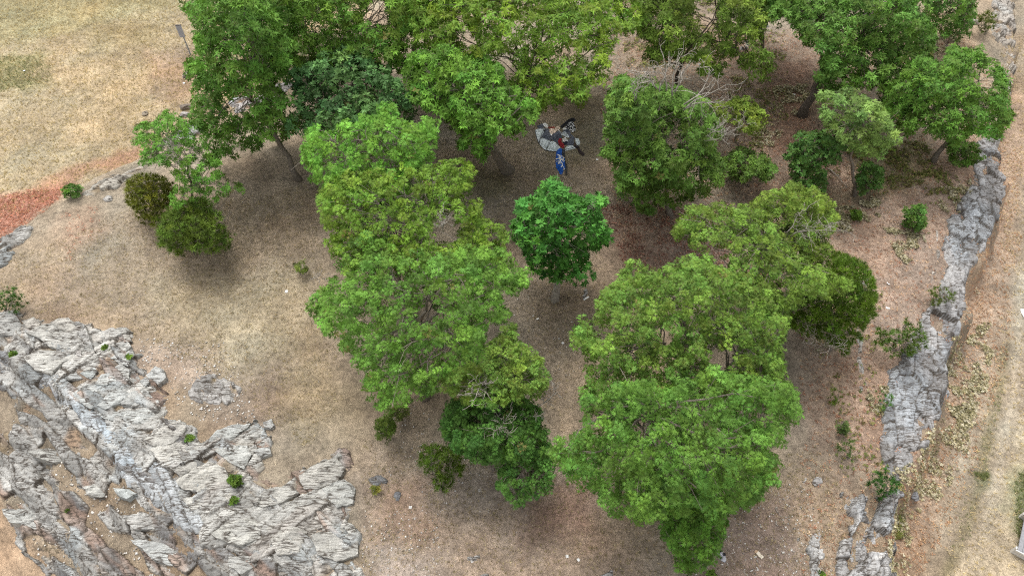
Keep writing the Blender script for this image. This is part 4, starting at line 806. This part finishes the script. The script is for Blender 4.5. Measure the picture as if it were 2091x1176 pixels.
# ------------------------------------------------------------------ cream and olive ground cover, leaf litter, grass
def scatter(name, zones, n, size, templ, cols, seed, lift=.03, clump=0, m=M_litter):
    rs = np.random.default_rng(seed); PX = []; CC = []
    areas = []
    for z in zones:
        pl = np.array(GP(z[0]))[:, :2]; a = .5*abs(np.dot(pl[:, 0], np.roll(pl[:, 1], 1))-np.dot(pl[:, 1], np.roll(pl[:, 0], 1))); areas.append((pl, a*z[1]))
    tot = sum(a for _, a in areas)
    for pl, a in areas:
        k = int(n*a/tot)+1; X = rs.uniform(pl[:, 0].min(), pl[:, 0].max(), k*4); Y = rs.uniform(pl[:, 1].min(), pl[:, 1].max(), k*4)
        d = sdist(pl, X, Y)+.5*fbm(X*1.2, Y*1.2, 5, 3); ok = d > 0
        if clump: ok &= (fbm(X*2.1, Y*2.1, seed, 3)+rs.normal(size=len(X))*.12) > clump
        X = X[ok][:k]; Y = Y[ok][:k]; PX.append(np.stack([X, Y], 1))
    XY = np.concatenate(PX); n = len(XY); Z = H(XY[:, 0], XY[:, 1])+rs.uniform(.3, 1.3, n)*lift
    pos = np.column_stack([XY, Z]); nrm = np.array([0, 0, 1.])+rs.normal(size=(n, 3))*.4
    cp = np.array([lin(*c) for c in cols]); col = cp[rs.integers(0, len(cp), n)]*rs.uniform(.7, 1.25, (n, 1))
    o0 = pos.mean(0)
    me = foliage_mesh(name, pos-o0, nrm, size*rs.uniform(.6, 1.3, n), np.clip(col, 0, .85), templ, cols[0] and lin(*cols[0]), rs, m)
    link(name, me, None, o0, kind='stuff')
CREAM = [(206, 196, 164), (190, 178, 142), (176, 166, 122), (128, 122, 82), (92, 88, 58), (110, 104, 70), (212, 204, 178)]
scatter('ground_cover', [([(1690, 430), (1790, 400), (1800, 450), (1720, 480)], 1.0), ([(1790, 460), (1880, 470), (1900, 520), (1840, 540)], 1.0), ([(1910, 400), (1985, 360), (1990, 410), (1930, 460)], 1.2), ([(1830, 960), (1900, 900), (1960, 800), (1990, 860), (1930, 990), (1870, 1060), (1820, 1050)], 1.0),
    ([(1940, 690), (2020, 660), (2010, 780), (1990, 850), (1930, 880)], 1.0), ([(1575, 180), (1650, 175), (1660, 240), (1590, 230)], .8), ([(1700, 860), (1760, 850), (1750, 900)], .4), ([(1775, 790), (1815, 790), (1815, 860), (1780, 850)], .8), ([(1530, 270), (1600, 250), (1590, 310), (1540, 300)], .6),
    ([(1890, 60), (1960, 70), (1960, 120), (1900, 120)], .7), ([(1990, 600), (2020, 560), (2010, 600)], .4), ([(1820, 1060), (1860, 1060), (1850, 1200), (1815, 1200)], .7)],
    15000, .068, T_GC, CREAM, 3, .08, .05)
scatter('ground_cover', [([(1720, 300), (1900, 290), (1900, 380), (1780, 400)], 1), ([(1880, 360), (1960, 330), (1960, 420), (1900, 420)], 1), ([(1830, 990), (1850, 1060), (1826, 1100)], 2), ([(1560, 60), (1600, 60), (1600, 250), (1550, 250)], .5), ([(1480, 150), (1560, 170), (1560, 330), (1500, 330)], .5), ([(1840, 470), (1890, 440), (1890, 480)], 1), ([(1260, 0), (1480, 0), (1500, 120), (1280, 140)], .5), ([(1620, 640), (1700, 800), (1720, 980), (1800, 980), (1800, 560)], .18), ([(1690, 330), (1720, 300), (1700, 460)], .5)],
    7000, .09, T_GC, [(120, 128, 60), (96, 108, 52), (150, 140, 90), (110, 96, 60)], 5, .08, .02)
ALL = [([(-60, -40), (2150, -40), (2150, 1230), (-60, 1230)], 1)]
scatter('leaf_litter', [([(1200, 60), (1960, 60), (2060, 300), (1980, 700), (1820, 1190), (1640, 1190), (1640, 700), (1480, 500), (1260, 500)], 1)], 17000, .085, rosette_templates(plain_leaf(), 3, -5, 25, 6, 9),
    [(196, 160, 124), (150, 104, 80), (176, 126, 98), (120, 84, 66), (214, 184, 150), (166, 116, 92)], 11, .03)
scatter('leaf_litter', [([(-100, 430), (160, 372), (120, 412), (0, 500), (-100, 560)], 3), ([(120, 440), (200, 420), (210, 480), (140, 540)], .25), ], 4200, .085, rosette_templates(plain_leaf(), 3, -5, 25, 6, 9),
    [(198, 128, 100), (166, 108, 86), (210, 154, 126), (140, 96, 78), (180, 132, 110)], 12, .03)
scatter('leaf_litter', [([(1220, 420), (1520, 430), (1540, 560), (1280, 570)], 1)], 2600, .085, rosette_templates(plain_leaf(), 3, -5, 25, 6, 9),
    [(150, 100, 84), (126, 80, 68), (172, 128, 108), (108, 74, 62), (190, 160, 138)], 19, .03, clump=-.12)
scatter('leaf_litter', ALL, 14000, .06, rosette_templates(plain_leaf(), 2, -5, 20, 6, 10), [(192, 174, 144), (140, 116, 92), (110, 92, 72), (206, 190, 162), (160, 134, 104)], 13, .015)
scatter('leaf_litter', [([(1960, 560), (2050, 300), (2090, 300), (2060, 700), (1960, 1000), (1880, 1200), (1826, 1200), (1840, 1000), (1930, 860)], 1)], 6000, .08, rosette_templates(plain_leaf(), 3, -5, 25, 6, 9),
    [(206, 170, 130), (166, 120, 90), (186, 146, 110), (130, 96, 70)], 14, .03)
T_GR = rosette_templates(needle(), 4, 10, 70, 8, 21)
scatter('dry_grass', [([(-60, -40), (800, -40), (600, 160), (300, 320), (130, 400), (-60, 480)], 1)], 19000, .15, T_GR, [(206, 184, 134), (184, 160, 108), (160, 146, 92), (196, 176, 124), (150, 128, 90)], 15, .02)
scatter('dry_grass', [([(-60, 560), (300, 420), (640, 380), (700, 800), (640, 920), (300, 680), (0, 640)], 1), ([(740, 900), (1150, 960), (1500, 1050), (1660, 900), (1800, 1190), (740, 1230)], .8), ([(880, 250), (1240, 200), (1240, 640), (1150, 900), (900, 400)], .6)], 18000, .10, T_GR,
    [(190, 172, 132), (170, 150, 112), (142, 130, 88), (150, 126, 100), (200, 184, 148)], 16, .015)
scatter('dry_grass', [([(2040, 100), (2150, 0), (2150, 1230), (1900, 1230), (2000, 900), (2060, 600)], 1)], 8000, .14, T_GR, [(216, 196, 154), (196, 176, 128), (176, 156, 112)], 17, .02)
scatter('dry_grass', [([(-60, 560), (300, 420), (640, 380), (700, 800), (640, 920), (300, 680), (0, 640)], 1), ([(740, 900), (1150, 960), (1500, 1050), (1660, 900), (1800, 1190), (740, 1230)], 1), ([(-60, -40), (400, -40), (380, 250), (-60, 450)], .8)], 9000, .09, T_GR, [(112, 108, 66), (126, 112, 76), (100, 86, 62), (138, 126, 84)], 23, .02, clump=.12)
scatter('green_grass', [([(2070, 960), (2140, 940), (2140, 1150), (2080, 1120)], 1.1), ([(2000, 970), (2016, 965), (2012, 1000), (1992, 1008)], 2), ([(2040, 720), (2056, 700), (2030, 880), (1990, 1060), (1930, 1176), (1970, 1040)], .35), ([(-60, 120), (90, 115), (110, 165), (-60, 200)], .3)], 3500, .13, T_GR,
    [(112, 122, 72), (136, 140, 92), (150, 142, 100), (96, 108, 60)], 18, .03)
# pebbles and pale chips of stone
def chips():
    import bmesh
    rs = np.random.default_rng(33); base = np.array([[1, 0, 0], [-1, 0, 0], [0, 1, 0], [0, -1, 0], [0, 0, 1], [0, 0, -1.]]); BF = np.array([[0, 2, 4], [2, 1, 4], [1, 3, 4], [3, 0, 4], [2, 0, 5], [1, 2, 5], [3, 1, 5], [0, 3, 5]])
    areas = [(ALL[0][0], 900, .022), ([(1440, 1040), (1640, 980), (1720, 1200), (1400, 1200)], 500, .03), ([(780, 800), (1000, 900), (1000, 1050), (780, 1100)], 260, .026), ([(740, 1040), (900, 1040), (900, 1200), (740, 1200)], 260, .03),
             ([(280, 690), (460, 700), (500, 800), (560, 900), (380, 850), (300, 780)], 450, .04), ([(0, 880), (300, 1000), (400, 1176), (100, 1176), (0, 1000)], 500, .05), ([(1000, 560), (1200, 560), (1180, 800), (1040, 700)], 80, .03)]
    V = []; F = []; CO_ = []; off = 0
    for z, n, s in areas:
        pl = np.array(GP(z))[:, :2]; X = rs.uniform(pl[:, 0].min(), pl[:, 0].max(), n*2); Y = rs.uniform(pl[:, 1].min(), pl[:, 1].max(), n*2); k = sdist(pl, X, Y) > 0; X = X[k][:n]; Y = Y[k][:n]; Z = H(X, Y)+s*.3
        for x, y, zz in zip(X, Y, Z):
            v = base*rs.uniform(.5, 1.3, (6, 1))*s*rs.uniform(.5, 1.6)*np.array([1, 1, .6]); a = rs.uniform(0, 6.28); c_, s_ = math.cos(a), math.sin(a)
            v = np.stack([v[:, 0]*c_-v[:, 1]*s_, v[:, 0]*s_+v[:, 1]*c_, v[:, 2]], 1)+np.array([x, y, zz]); V.append(v); F.append(BF+off); off += 6
            t = lin(*[(220, 214, 205), (190, 182, 170), (170, 164, 156), (232, 228, 222)][rs.integers(0, 4)]); CO_.append(np.tile(t, (6, 1)))
    V = np.concatenate(V); o0 = V.mean(0)
    link('stone_chips', mesh_from('stone_chips', V-o0, np.concatenate(F), M_litter, np.concatenate(CO_)), None, o0, kind='stuff')
chips()

# ------------------------------------------------------------------ collapsed tent, clothes, rubbish, sign, bench
def cloth_mat(name, rgb, rough=.7): return flat_mat(name, rgb, rough, .10, 9)
M_tl = cloth_mat('pale_grey_nylon', (204, 212, 214), .5); M_td = cloth_mat('charcoal_nylon', (82, 86, 98), .5); M_black = cloth_mat('black_cloth', (30, 30, 34)); M_white = cloth_mat('white_cloth', (242, 241, 238))
M_cream = cloth_mat('cream_cloth', (226, 204, 184)); M_red = cloth_mat('red_cloth', (150, 38, 48)); M_dred = cloth_mat('dark_red_cloth', (120, 44, 36)); M_blue = cloth_mat('royal_blue_cloth', (22, 82, 168)); M_char = cloth_mat('dark_grey_cloth', (50, 52, 58)); M_edge = cloth_mat('navy_piping', (38, 42, 58)); M_brown = cloth_mat('dark_brown_cloth', (44, 34, 34))
def Z2(zx, zy): return (1060+zx/7.84, 220+zy/7.84)
g0 = G(*Z2(620, 500))
def cloth_h(X, Y, lift, poly, amp, seed):
    d = np.clip(sdist(poly, X, Y), 0, 9)
    return H(X, Y)+.015+lift*sstep(0, .22, d)+amp*sstep(0, .12, d)*(fbm(X*2.6+.6*fbm(X*2, Y*2, seed+3, 2), Y*2.6, seed, 3)*.7+(1-np.abs(fbm(X*3.4, Y*3.4, seed+9, 2)))*.6-.3)
def cloth(name, zp, mt, lift, amp, seed, parent=None, org=None, res=.045, ptrans=Z2, base=None):
    poly = np.array([G(*ptrans(*p))[:2] for p in zp]); B = []
    for i in range(len(poly)):
        a, b = poly[i], poly[(i+1) % len(poly)]; n = max(1, int(np.linalg.norm(b-a)/.06))
        for k in range(n): B.append(a+(b-a)*k/n)
    B = np.array(B); B = B+.018*np.stack([fbm(B[:, 0]*5, B[:, 1]*5, seed, 2), fbm(B[:, 0]*5, B[:, 1]*5, seed+1, 2)], 1)
    xs = np.arange(poly[:, 0].min(), poly[:, 0].max(), res); ys = np.arange(poly[:, 1].min(), poly[:, 1].max(), res); X, Y = np.meshgrid(xs, ys); X = X.ravel(); Y = Y.ravel(); k = sdist(B, X, Y) > res*.5
    pts = np.concatenate([B, np.stack([X[k], Y[k]], 1)]); r = delaunay_2d_cdt([Vector(p) for p in pts], [], [list(range(len(B)))], 1, 1e-5)
    V2 = np.array([[p.x, p.y] for p in r[0]]); z = cloth_h(V2[:, 0], V2[:, 1], lift, poly, amp, seed)
    if base is not None: z = z+base
    V = np.column_stack([V2, z]); nb = len(B); n = len(V); W = V[:nb].copy(); W[:, 2] = H(W[:, 0], W[:, 1])-.02 if base is None else W[:, 2]-.05
    F = [tuple(f) for f in r[2]]+[(i, n+i, n+(i+1) % nb, (i+1) % nb) for i in range(nb)]
    V = np.vstack([V, W]); o = link(name, mesh_from(name, V-(org if org is not None else g0), F, mt, smooth=True), parent)
    if parent is None: o.location = org if org is not None else g0
    return o, poly
tent = root('collapsed_tent', g0, 'collapsed grey tent heaped with clothes on the bare soil beside the thick-trunked oak', 'tent')
TENT = [([(250, 370), (300, 345), (410, 345), (390, 420), (345, 495), (318, 580), (285, 500), (258, 430)], M_tl, .06, .05),
        ([(350, 495), (400, 500), (500, 540), (480, 600), (430, 690), (370, 650), (318, 585)], M_tl, .10, .06),
        ([(500, 540), (560, 545), (640, 620), (660, 655), (610, 700), (520, 700), (432, 690), (480, 610)], M_tl, .12, .07),
        ([(735, 700), (745, 640), (790, 610), (860, 610), (905, 655), (830, 680)], M_tl, .07, .05),
        ([(900, 490), (950, 505), (978, 560), (960, 620), (925, 600), (900, 550)], M_tl, .06, .03),
        ([(690, 400), (760, 415), (800, 460), (805, 490), (740, 470), (685, 440)], M_tl, .26, .05),
        ([(410, 340), (480, 350), (500, 420), (510, 540), (420, 505), (350, 490), (390, 420)], M_td, .14, .07),
        ([(285, 300), (350, 265), (390, 265), (400, 345), (330, 350)], M_td, .10, .06),
        ([(510, 430), (560, 420), (620, 380), (690, 400), (690, 480), (620, 520), (640, 600), (560, 550), (515, 520)], M_td, .20, .08),
        ([(690, 380), (760, 350), (820, 380), (830, 440), (815, 500), (770, 420), (700, 400)], M_td, .22, .08),
        ([(740, 600), (760, 540), (820, 500), (830, 430), (890, 480), (880, 560), (865, 610), (790, 612)], M_td, .16, .07)]
for k, (zp, mt, l, a) in enumerate(TENT): cloth('panel', zp, mt, l, a, 300+k, tent, g0)
mbp = MB()
for pts in ([(255, 372), (285, 505), (320, 590), (370, 655), (432, 695), (520, 706), (605, 706)], [(735, 706), (830, 686), (910, 660), (965, 620)], [(505, 480), (515, 560), (470, 620), (436, 690)], [(410, 350), (375, 430), (345, 500), (318, 588)], [(620, 380), (650, 420), (690, 480)]):
    L = []
    for q in pts:
        p = G(*Z2(*q)); p[2] += .14 if len(pts) < 5 else .03; L.append(p)
    m_ = MB(); m_.tube(L, [.016]*len(L), 5); m_.build('pole' if len(pts) == 3 else 'seam', M_white if len(pts) == 3 else M_edge, tent, g0, True)
def garment(name, label, zp, mt, lift, amp, seed, cat='clothing', **k):
    o, poly = cloth(name, zp, mt, lift, amp, seed, None, g0, **k); o['label'] = label; o['category'] = cat; return o, poly
garment('white_cloth', 'white cloth at the left corner of the collapsed tent', [(385, 260), (420, 248), (460, 280), (468, 325), (420, 320), (390, 300)], M_white, .16, .08, 401)
garment('cream_cloth', 'cream cloth spread on top of the tent heap', [(480, 350), (560, 340), (555, 390), (600, 400), (540, 430), (520, 440), (490, 400)], M_cream, .24, .06, 402)
garment('cream_cloth', 'peach and white folded cloth peaking behind the tent heap', [(580, 330), (620, 300), (662, 345), (620, 365), (560, 420), (540, 455), (535, 420)], M_cream, .30, .08, 403)
garment('red_cloth', 'dark red cloth strip along the back of the tent', [(465, 315), (560, 308), (585, 320), (560, 340), (480, 338)], M_dred, .10, .05, 404)
garment('red_cloth', 'crimson crumpled cloth near the front of the tent heap', [(620, 540), (640, 500), (680, 500), (680, 550), (720, 600), (725, 645), (690, 655), (650, 620), (625, 570)], M_red, .28, .08, 405)
garment('white_cloth', 'white and navy cloth bundle beside the crimson one', [(690, 510), (720, 490), (770, 510), (790, 550), (740, 560), (700, 545)], M_white, .32, .08, 406)
garment('navy_cloth', 'navy cloth bundle under the white one on the heap', [(700, 560), (800, 545), (780, 590), (730, 600)], M_edge, .26, .06, 416)
garment('white_cloth', 'small white towel at the back of the heap near the patterned shirt', [(690, 345), (740, 325), (765, 345), (740, 362), (700, 362)], M_white, .26, .05, 407)
garment('white_cloth', 'thin white strap lying across the tent heap', [(455, 405), (480, 405), (540, 445), (555, 470), (530, 468), (500, 440)], M_white, .28, .04, 409)
garment('black_bag', 'long black duffel stretched behind the tent', [(655, 310), (700, 270), (760, 215), (830, 175), (880, 170), (905, 200), (880, 235), (800, 250), (740, 300), (680, 340)], M_black, .22, .09, 410, 'bag')
M_pat, t_, b_ = mat('patterned_cloth', .8)
vv = N(t_, 'ShaderNodeTexVoronoi'); vv.inputs['Scale'].default_value = 9; t_.links.new(geo_pos(t_), vv.inputs['Vector'])
t_.links.new(ramp(t_, vv.outputs['Distance'], [(.0, .75), (.42, .62), (.48, .02), (1, .02)]), b_.inputs['Base Color'])
garment('patterned_shirt', 'black and white patterned shirt crumpled behind the tent', [(720, 330), (760, 280), (800, 240), (850, 225), (880, 260), (905, 330), (895, 390), (850, 410), (825, 370), (780, 350)], M_pat, .16, .08, 411)
garment('black_trousers', 'dark brown twisted trouser leg at the right end of the tent', [(865, 640), (890, 560), (915, 610), (960, 630), (990, 690), (1045, 735), (1045, 765), (1010, 775), (965, 745), (930, 680), (905, 650)], M_brown, .12, .06, 412)
hood, hp_ = garment('blue_sleeping_bag', 'royal blue sleeping bag with white lettering in front of the tent', [(605, 665), (640, 655), (690, 665), (682, 770), (730, 810), (738, 990), (712, 1000), (695, 1075), (660, 1075), (590, 960), (580, 850), (590, 740)], M_blue, .12, .05, 413, 'sleeping bag')
garment('dark_jacket', 'dark grey jacket sleeve lying along the blue sleeping bag', [(690, 665), (738, 665), (738, 850), (765, 920), (780, 1000), (770, 1085), (742, 1075), (738, 990), (730, 810), (684, 770)], M_char, .10, .05, 414)
strokes = [[(600, 775), (640, 785), (665, 810), (665, 840), (645, 850), (590, 845)], [(640, 785), (640, 840)], [(660, 775), (700, 800), (725, 815)], [(715, 815), (700, 850), (720, 870)], [(590, 835), (625, 850), (665, 870)],
           [(592, 878), (640, 885), (680, 868)], [(680, 855), (655, 900), (625, 915), (640, 930)], [(655, 900), (690, 925)], [(640, 925), (690, 935), (695, 965), (670, 985)], [(685, 960), (715, 975), (725, 1000), (700, 998)], [(700, 850), (690, 880), (715, 885)]]
for st in strokes:
    pts = [G(*Z2(*p))[:2] for p in st]; D = []
    for a, b in zip(pts, pts[1:]):
        for k in range(6): D.append(a+(b-a)*k/6)
    D.append(pts[-1]); D = np.array(D); tn = np.gradient(D, axis=0); tn /= np.linalg.norm(tn, axis=1, keepdims=True)+1e-9; nr = np.stack([-tn[:, 1], tn[:, 0]], 1)*.024
    V = []
    for s_ in (-1, -.33, .33, 1):
        q = D+nr*s_; V.append(np.column_stack([q, cloth_h(q[:, 0], q[:, 1], .12, hp_, .05, 413)+.012]))
    V = np.concatenate(V); n = len(D); F = [(r_*n+i, r_*n+i+1, (r_+1)*n+i+1, (r_+1)*n+i) for r_ in range(3) for i in range(n-1)]
    link('lettering', mesh_from('lettering', V-g0, F, M_white), hood)

# grey board on a post, upper left
sb = G(389, 112); sg = root('sign_board', sb, 'weathered grey board on a post at the edge of the dry lawn', 'sign')
M_board = flat_mat('weathered_board', (168, 172, 180), .7, .25, 20)
zt = 2.1; up_t = sb+np.array([0, 0, zt])
m_ = MB(); m_.tube([sb-np.array([0, 0, .2]), up_t], [.045, .045], 8); m_.build('post', flat_mat('steel_post', (150, 156, 160), .5, .15, 15), sg, sb)
m_ = MB(); m_.box(sb+np.array([-.02, -.07, 1.75]), (.17, .03, 0), (.004, -.02, 0), (0, .0, .42)); m_.build('board', M_board, sg, sb)
m_ = MB(); m_.box(sb+np.array([-.02, -.07, 2.19]), (.18, .032, 0), (.005, -.03, 0), (0, 0, .02)); m_.build('edge', flat_mat('board_rim', (84, 84, 88), .7), sg, sb)

# bench end at right edge
bb = G(2094, 1112); be = root('bench', bb, 'grey plank bench in green grass at the lower right edge', 'bench')
M_plank = flat_mat('grey_planks', (142, 142, 144), .75, .2, 14); M_wh = flat_mat('pale_concrete_leg', (214, 212, 206), .8, .08, 10)
zb_ = float(G(2080, 1130)[2])
Pc, Pa = P(2077, 1120, zb_+.47), P(2091, 1056, zb_+.47); ax = Pa-Pc; ax /= np.linalg.norm(ax); ay = np.array([ax[1], -ax[0], 0]); org = Pc-np.array([0, 0, .47]); be.location = Vector(org); bb = org
for k in range(4):
    m_ = MB(); m_.box(org+ax*.9+ay*(.10+.16*k)+np.array([0, 0, .45]), ax*.95, ay*.074, (0, 0, .022)); m_.build('plank', M_plank, be, bb)
for s_ in (.08, 1.7):
    m_ = MB(); m_.box(org+ax*s_+ay*.34+np.array([0, 0, .20]), ax*.06, ay*.36, (0, 0, .215)); m_.build('leg', M_wh, be, bb)
m_ = MB(); m_.box(org+ax*-.07+ay*.34+np.array([0, 0, .44]), ax*.02, ay*.37, (0, 0, .04)); m_.build('end_cap', M_wh, be, bb)

# scraps of rubbish
def scrap(name, label, px, py, L, W, T_, mt, rot, cat='litter', seed=0):
    g = G(px, py); rs = np.random.default_rng(seed); nx_, ny_ = 7, 5; V = []
    for lay in (1, 0):
        for i in range(nx_):
            for j in range(ny_):
                V.append(((i/(nx_-1)-.5)*L+rs.normal()*L*.015, (j/(ny_-1)-.5)*W*(1+.1*rs.normal()), (T_*(1 if lay else 0))+T_*.6*math.sin(i*1.3+seed)*(1 if lay else .6)+.01))
    q = nx_*ny_; F = []
    for i in range(nx_-1):
        for j in range(ny_-1):
            a = i*ny_+j; F += [(a, a+ny_, a+ny_+1, a+1), (q+a, q+a+1, q+a+ny_+1, q+a+ny_)]
    for i in range(nx_-1): F += [(i*ny_, q+i*ny_, q+(i+1)*ny_, (i+1)*ny_), (i*ny_+ny_-1, (i+1)*ny_+ny_-1, q+(i+1)*ny_+ny_-1, q+i*ny_+ny_-1)]
    for j in range(ny_-1): F += [(j, j+1, q+j+1, q+j), ((nx_-1)*ny_+j, q+(nx_-1)*ny_+j, q+(nx_-1)*ny_+j+1, (nx_-1)*ny_+j+1)]
    o = link(name, mesh_from(name, np.array(V), F, mt), None, g+np.array([0, 0, .02])); o.rotation_euler = (0, 0, rot); o['label'] = label; o['category'] = cat; return o
M_card = flat_mat('pale_card', (226, 214, 194), .8, .06, 8); M_paper = flat_mat('white_paper', (236, 234, 228), .7, .05, 8); M_tan = flat_mat('tan_card', (196, 166, 136), .8, .08, 8)
sc1 = scrap('card_scrap', 'folded pale cardboard scrap on bare soil at the bottom right of centre', 1551, 1134, .24, .12, .03, M_card, -.95, seed=1)
g_ = link('flap', mesh_from('flap', np.array([(-.20, -.06, .02), (-.11, -.06, .05), (-.11, .05, .05), (-.20, .05, .03), (-.20, -.06, .0), (-.11, -.06, .0), (-.11, .05, .0), (-.20, .05, .0)]), [(0, 1, 2, 3), (0, 4, 5, 1), (1, 5, 6, 2), (2, 6, 7, 3), (3, 7, 4, 0), (7, 6, 5, 4)], M_tan), sc1)
for k, (x, y, lab, L, W) in enumerate([(1158, 1136, 'square white paper scrap on the tan grass at bottom centre', .10, .10), (1181, 1143, 'second white paper scrap just right of the square one', .10, .09), (1764, 564, 'white paper caught beside the dark spreading juniper', .16, .12),
        (1813, 580, 'thin white scrap on the slope right of the juniper', .14, .07), (1812, 630, 'white curled scrap midway down the right slope', .16, .09), (1219, 327, 'white scrap right of the dark trouser leg', .12, .10), (1621, 195, 'white scrap behind the curved trunk', .16, .14), (585, 596, 'pale stone-like scrap at the edge of the left grove', .14, .12),
        (1149, 701, 'white scrap on brown soil between the two big groves', .10, .09), (838, 1036, 'white scrap left of the bottom centre juniper', .11, .10), (1197, 610, 'bright white stick-like scrap on the rock by the small blue-green oak', .30, .07), (2089, 640, 'white object on the straw track at the right edge', .5, .18), (50, 146, 'white speck of litter on the green patch of the lawn', .14, .12), (376, 171, 'white scrap beside the grey lawn boulder', .16, .13), (1098, 652, 'pale curled scrap on brown soil under the central oak', .12, .06)]):
    scrap('paper_scrap', lab, x, y, L, W, .015, M_paper, k*.7, seed=k+2)
# grey crumpled plastic with black openings
gb = G(1472, 1137); o_, _ = cloth('plastic_bag', [(1463, 1128), (1468, 1123), (1476, 1126), (1480, 1134), (1484, 1142), (1480, 1148), (1472, 1144), (1464, 1136)], flat_mat('grey_plastic', (176, 176, 180), .4, .3, 18), .14, .09, 501, None, gb, .03, lambda a, b: (a, b))
o_['label'] = 'crumpled grey plastic bag with dark openings beside the narrow bottom oak'; o_['category'] = 'plastic bag'
for q in ([(1475, 1131), (1479, 1131), (1480, 1136), (1476, 1136)], [(1469, 1139), (1473, 1139), (1473, 1142), (1469, 1142)], [(1468, 1127), (1471, 1126), (1472, 1129), (1469, 1129)]):
    p_, _ = cloth('opening', q, M_black, .02, .01, 502, o_, gb, .03, lambda a, b: (a, b), base=.13)
# fallen sticks
for k, (a, b, r_, lab) in enumerate([((1582, 1036), (1596, 1056), .012, 'thin fallen stick on the slope beside the largest right crown'), ((1690, 345), (1730, 385), .03, 'bare fallen branch below the dark upright shrub'), ((950, 980), (1010, 986), .01, 'thin pale stick in the grass left of the sparse sapling'), ((196, 692), (214, 678), .015, 'weathered stick lying on the upper slabs')]):
    pa, pb = G(*a), G(*b); mb = MB(); pts = bend(pa+np.array([0, 0, .04]), pb+np.array([0, 0, .05]), 6, 0, rng); mb.tube(pts, [r_*(1-.1*i) for i in range(6)], 5)
    for i in (2, 3, 4): mb.tube([pts[i], pts[i]+rng.normal(size=3)*np.array([.25, .25, .08])+np.array([0, 0, .08])], [r_*.6, r_*.3], 4)
    o = mb.build('fallen_branch', M_dead, None, pa, True); o.location = pa; o['label'] = lab; o['category'] = 'branch'
for s in stats: print('TREE', s[0], s[1], s[2][0], np.round(s[2][1], 1), np.round(s[2][2], 1))
open('/tmp/tris.txt', 'w').write(str(sum(len(m.loops)-2*len(m.polygons) for m in bpy.data.meshes)))
print('TRIS', sum(len(m.loops)-2*len(m.polygons) for m in bpy.data.meshes))
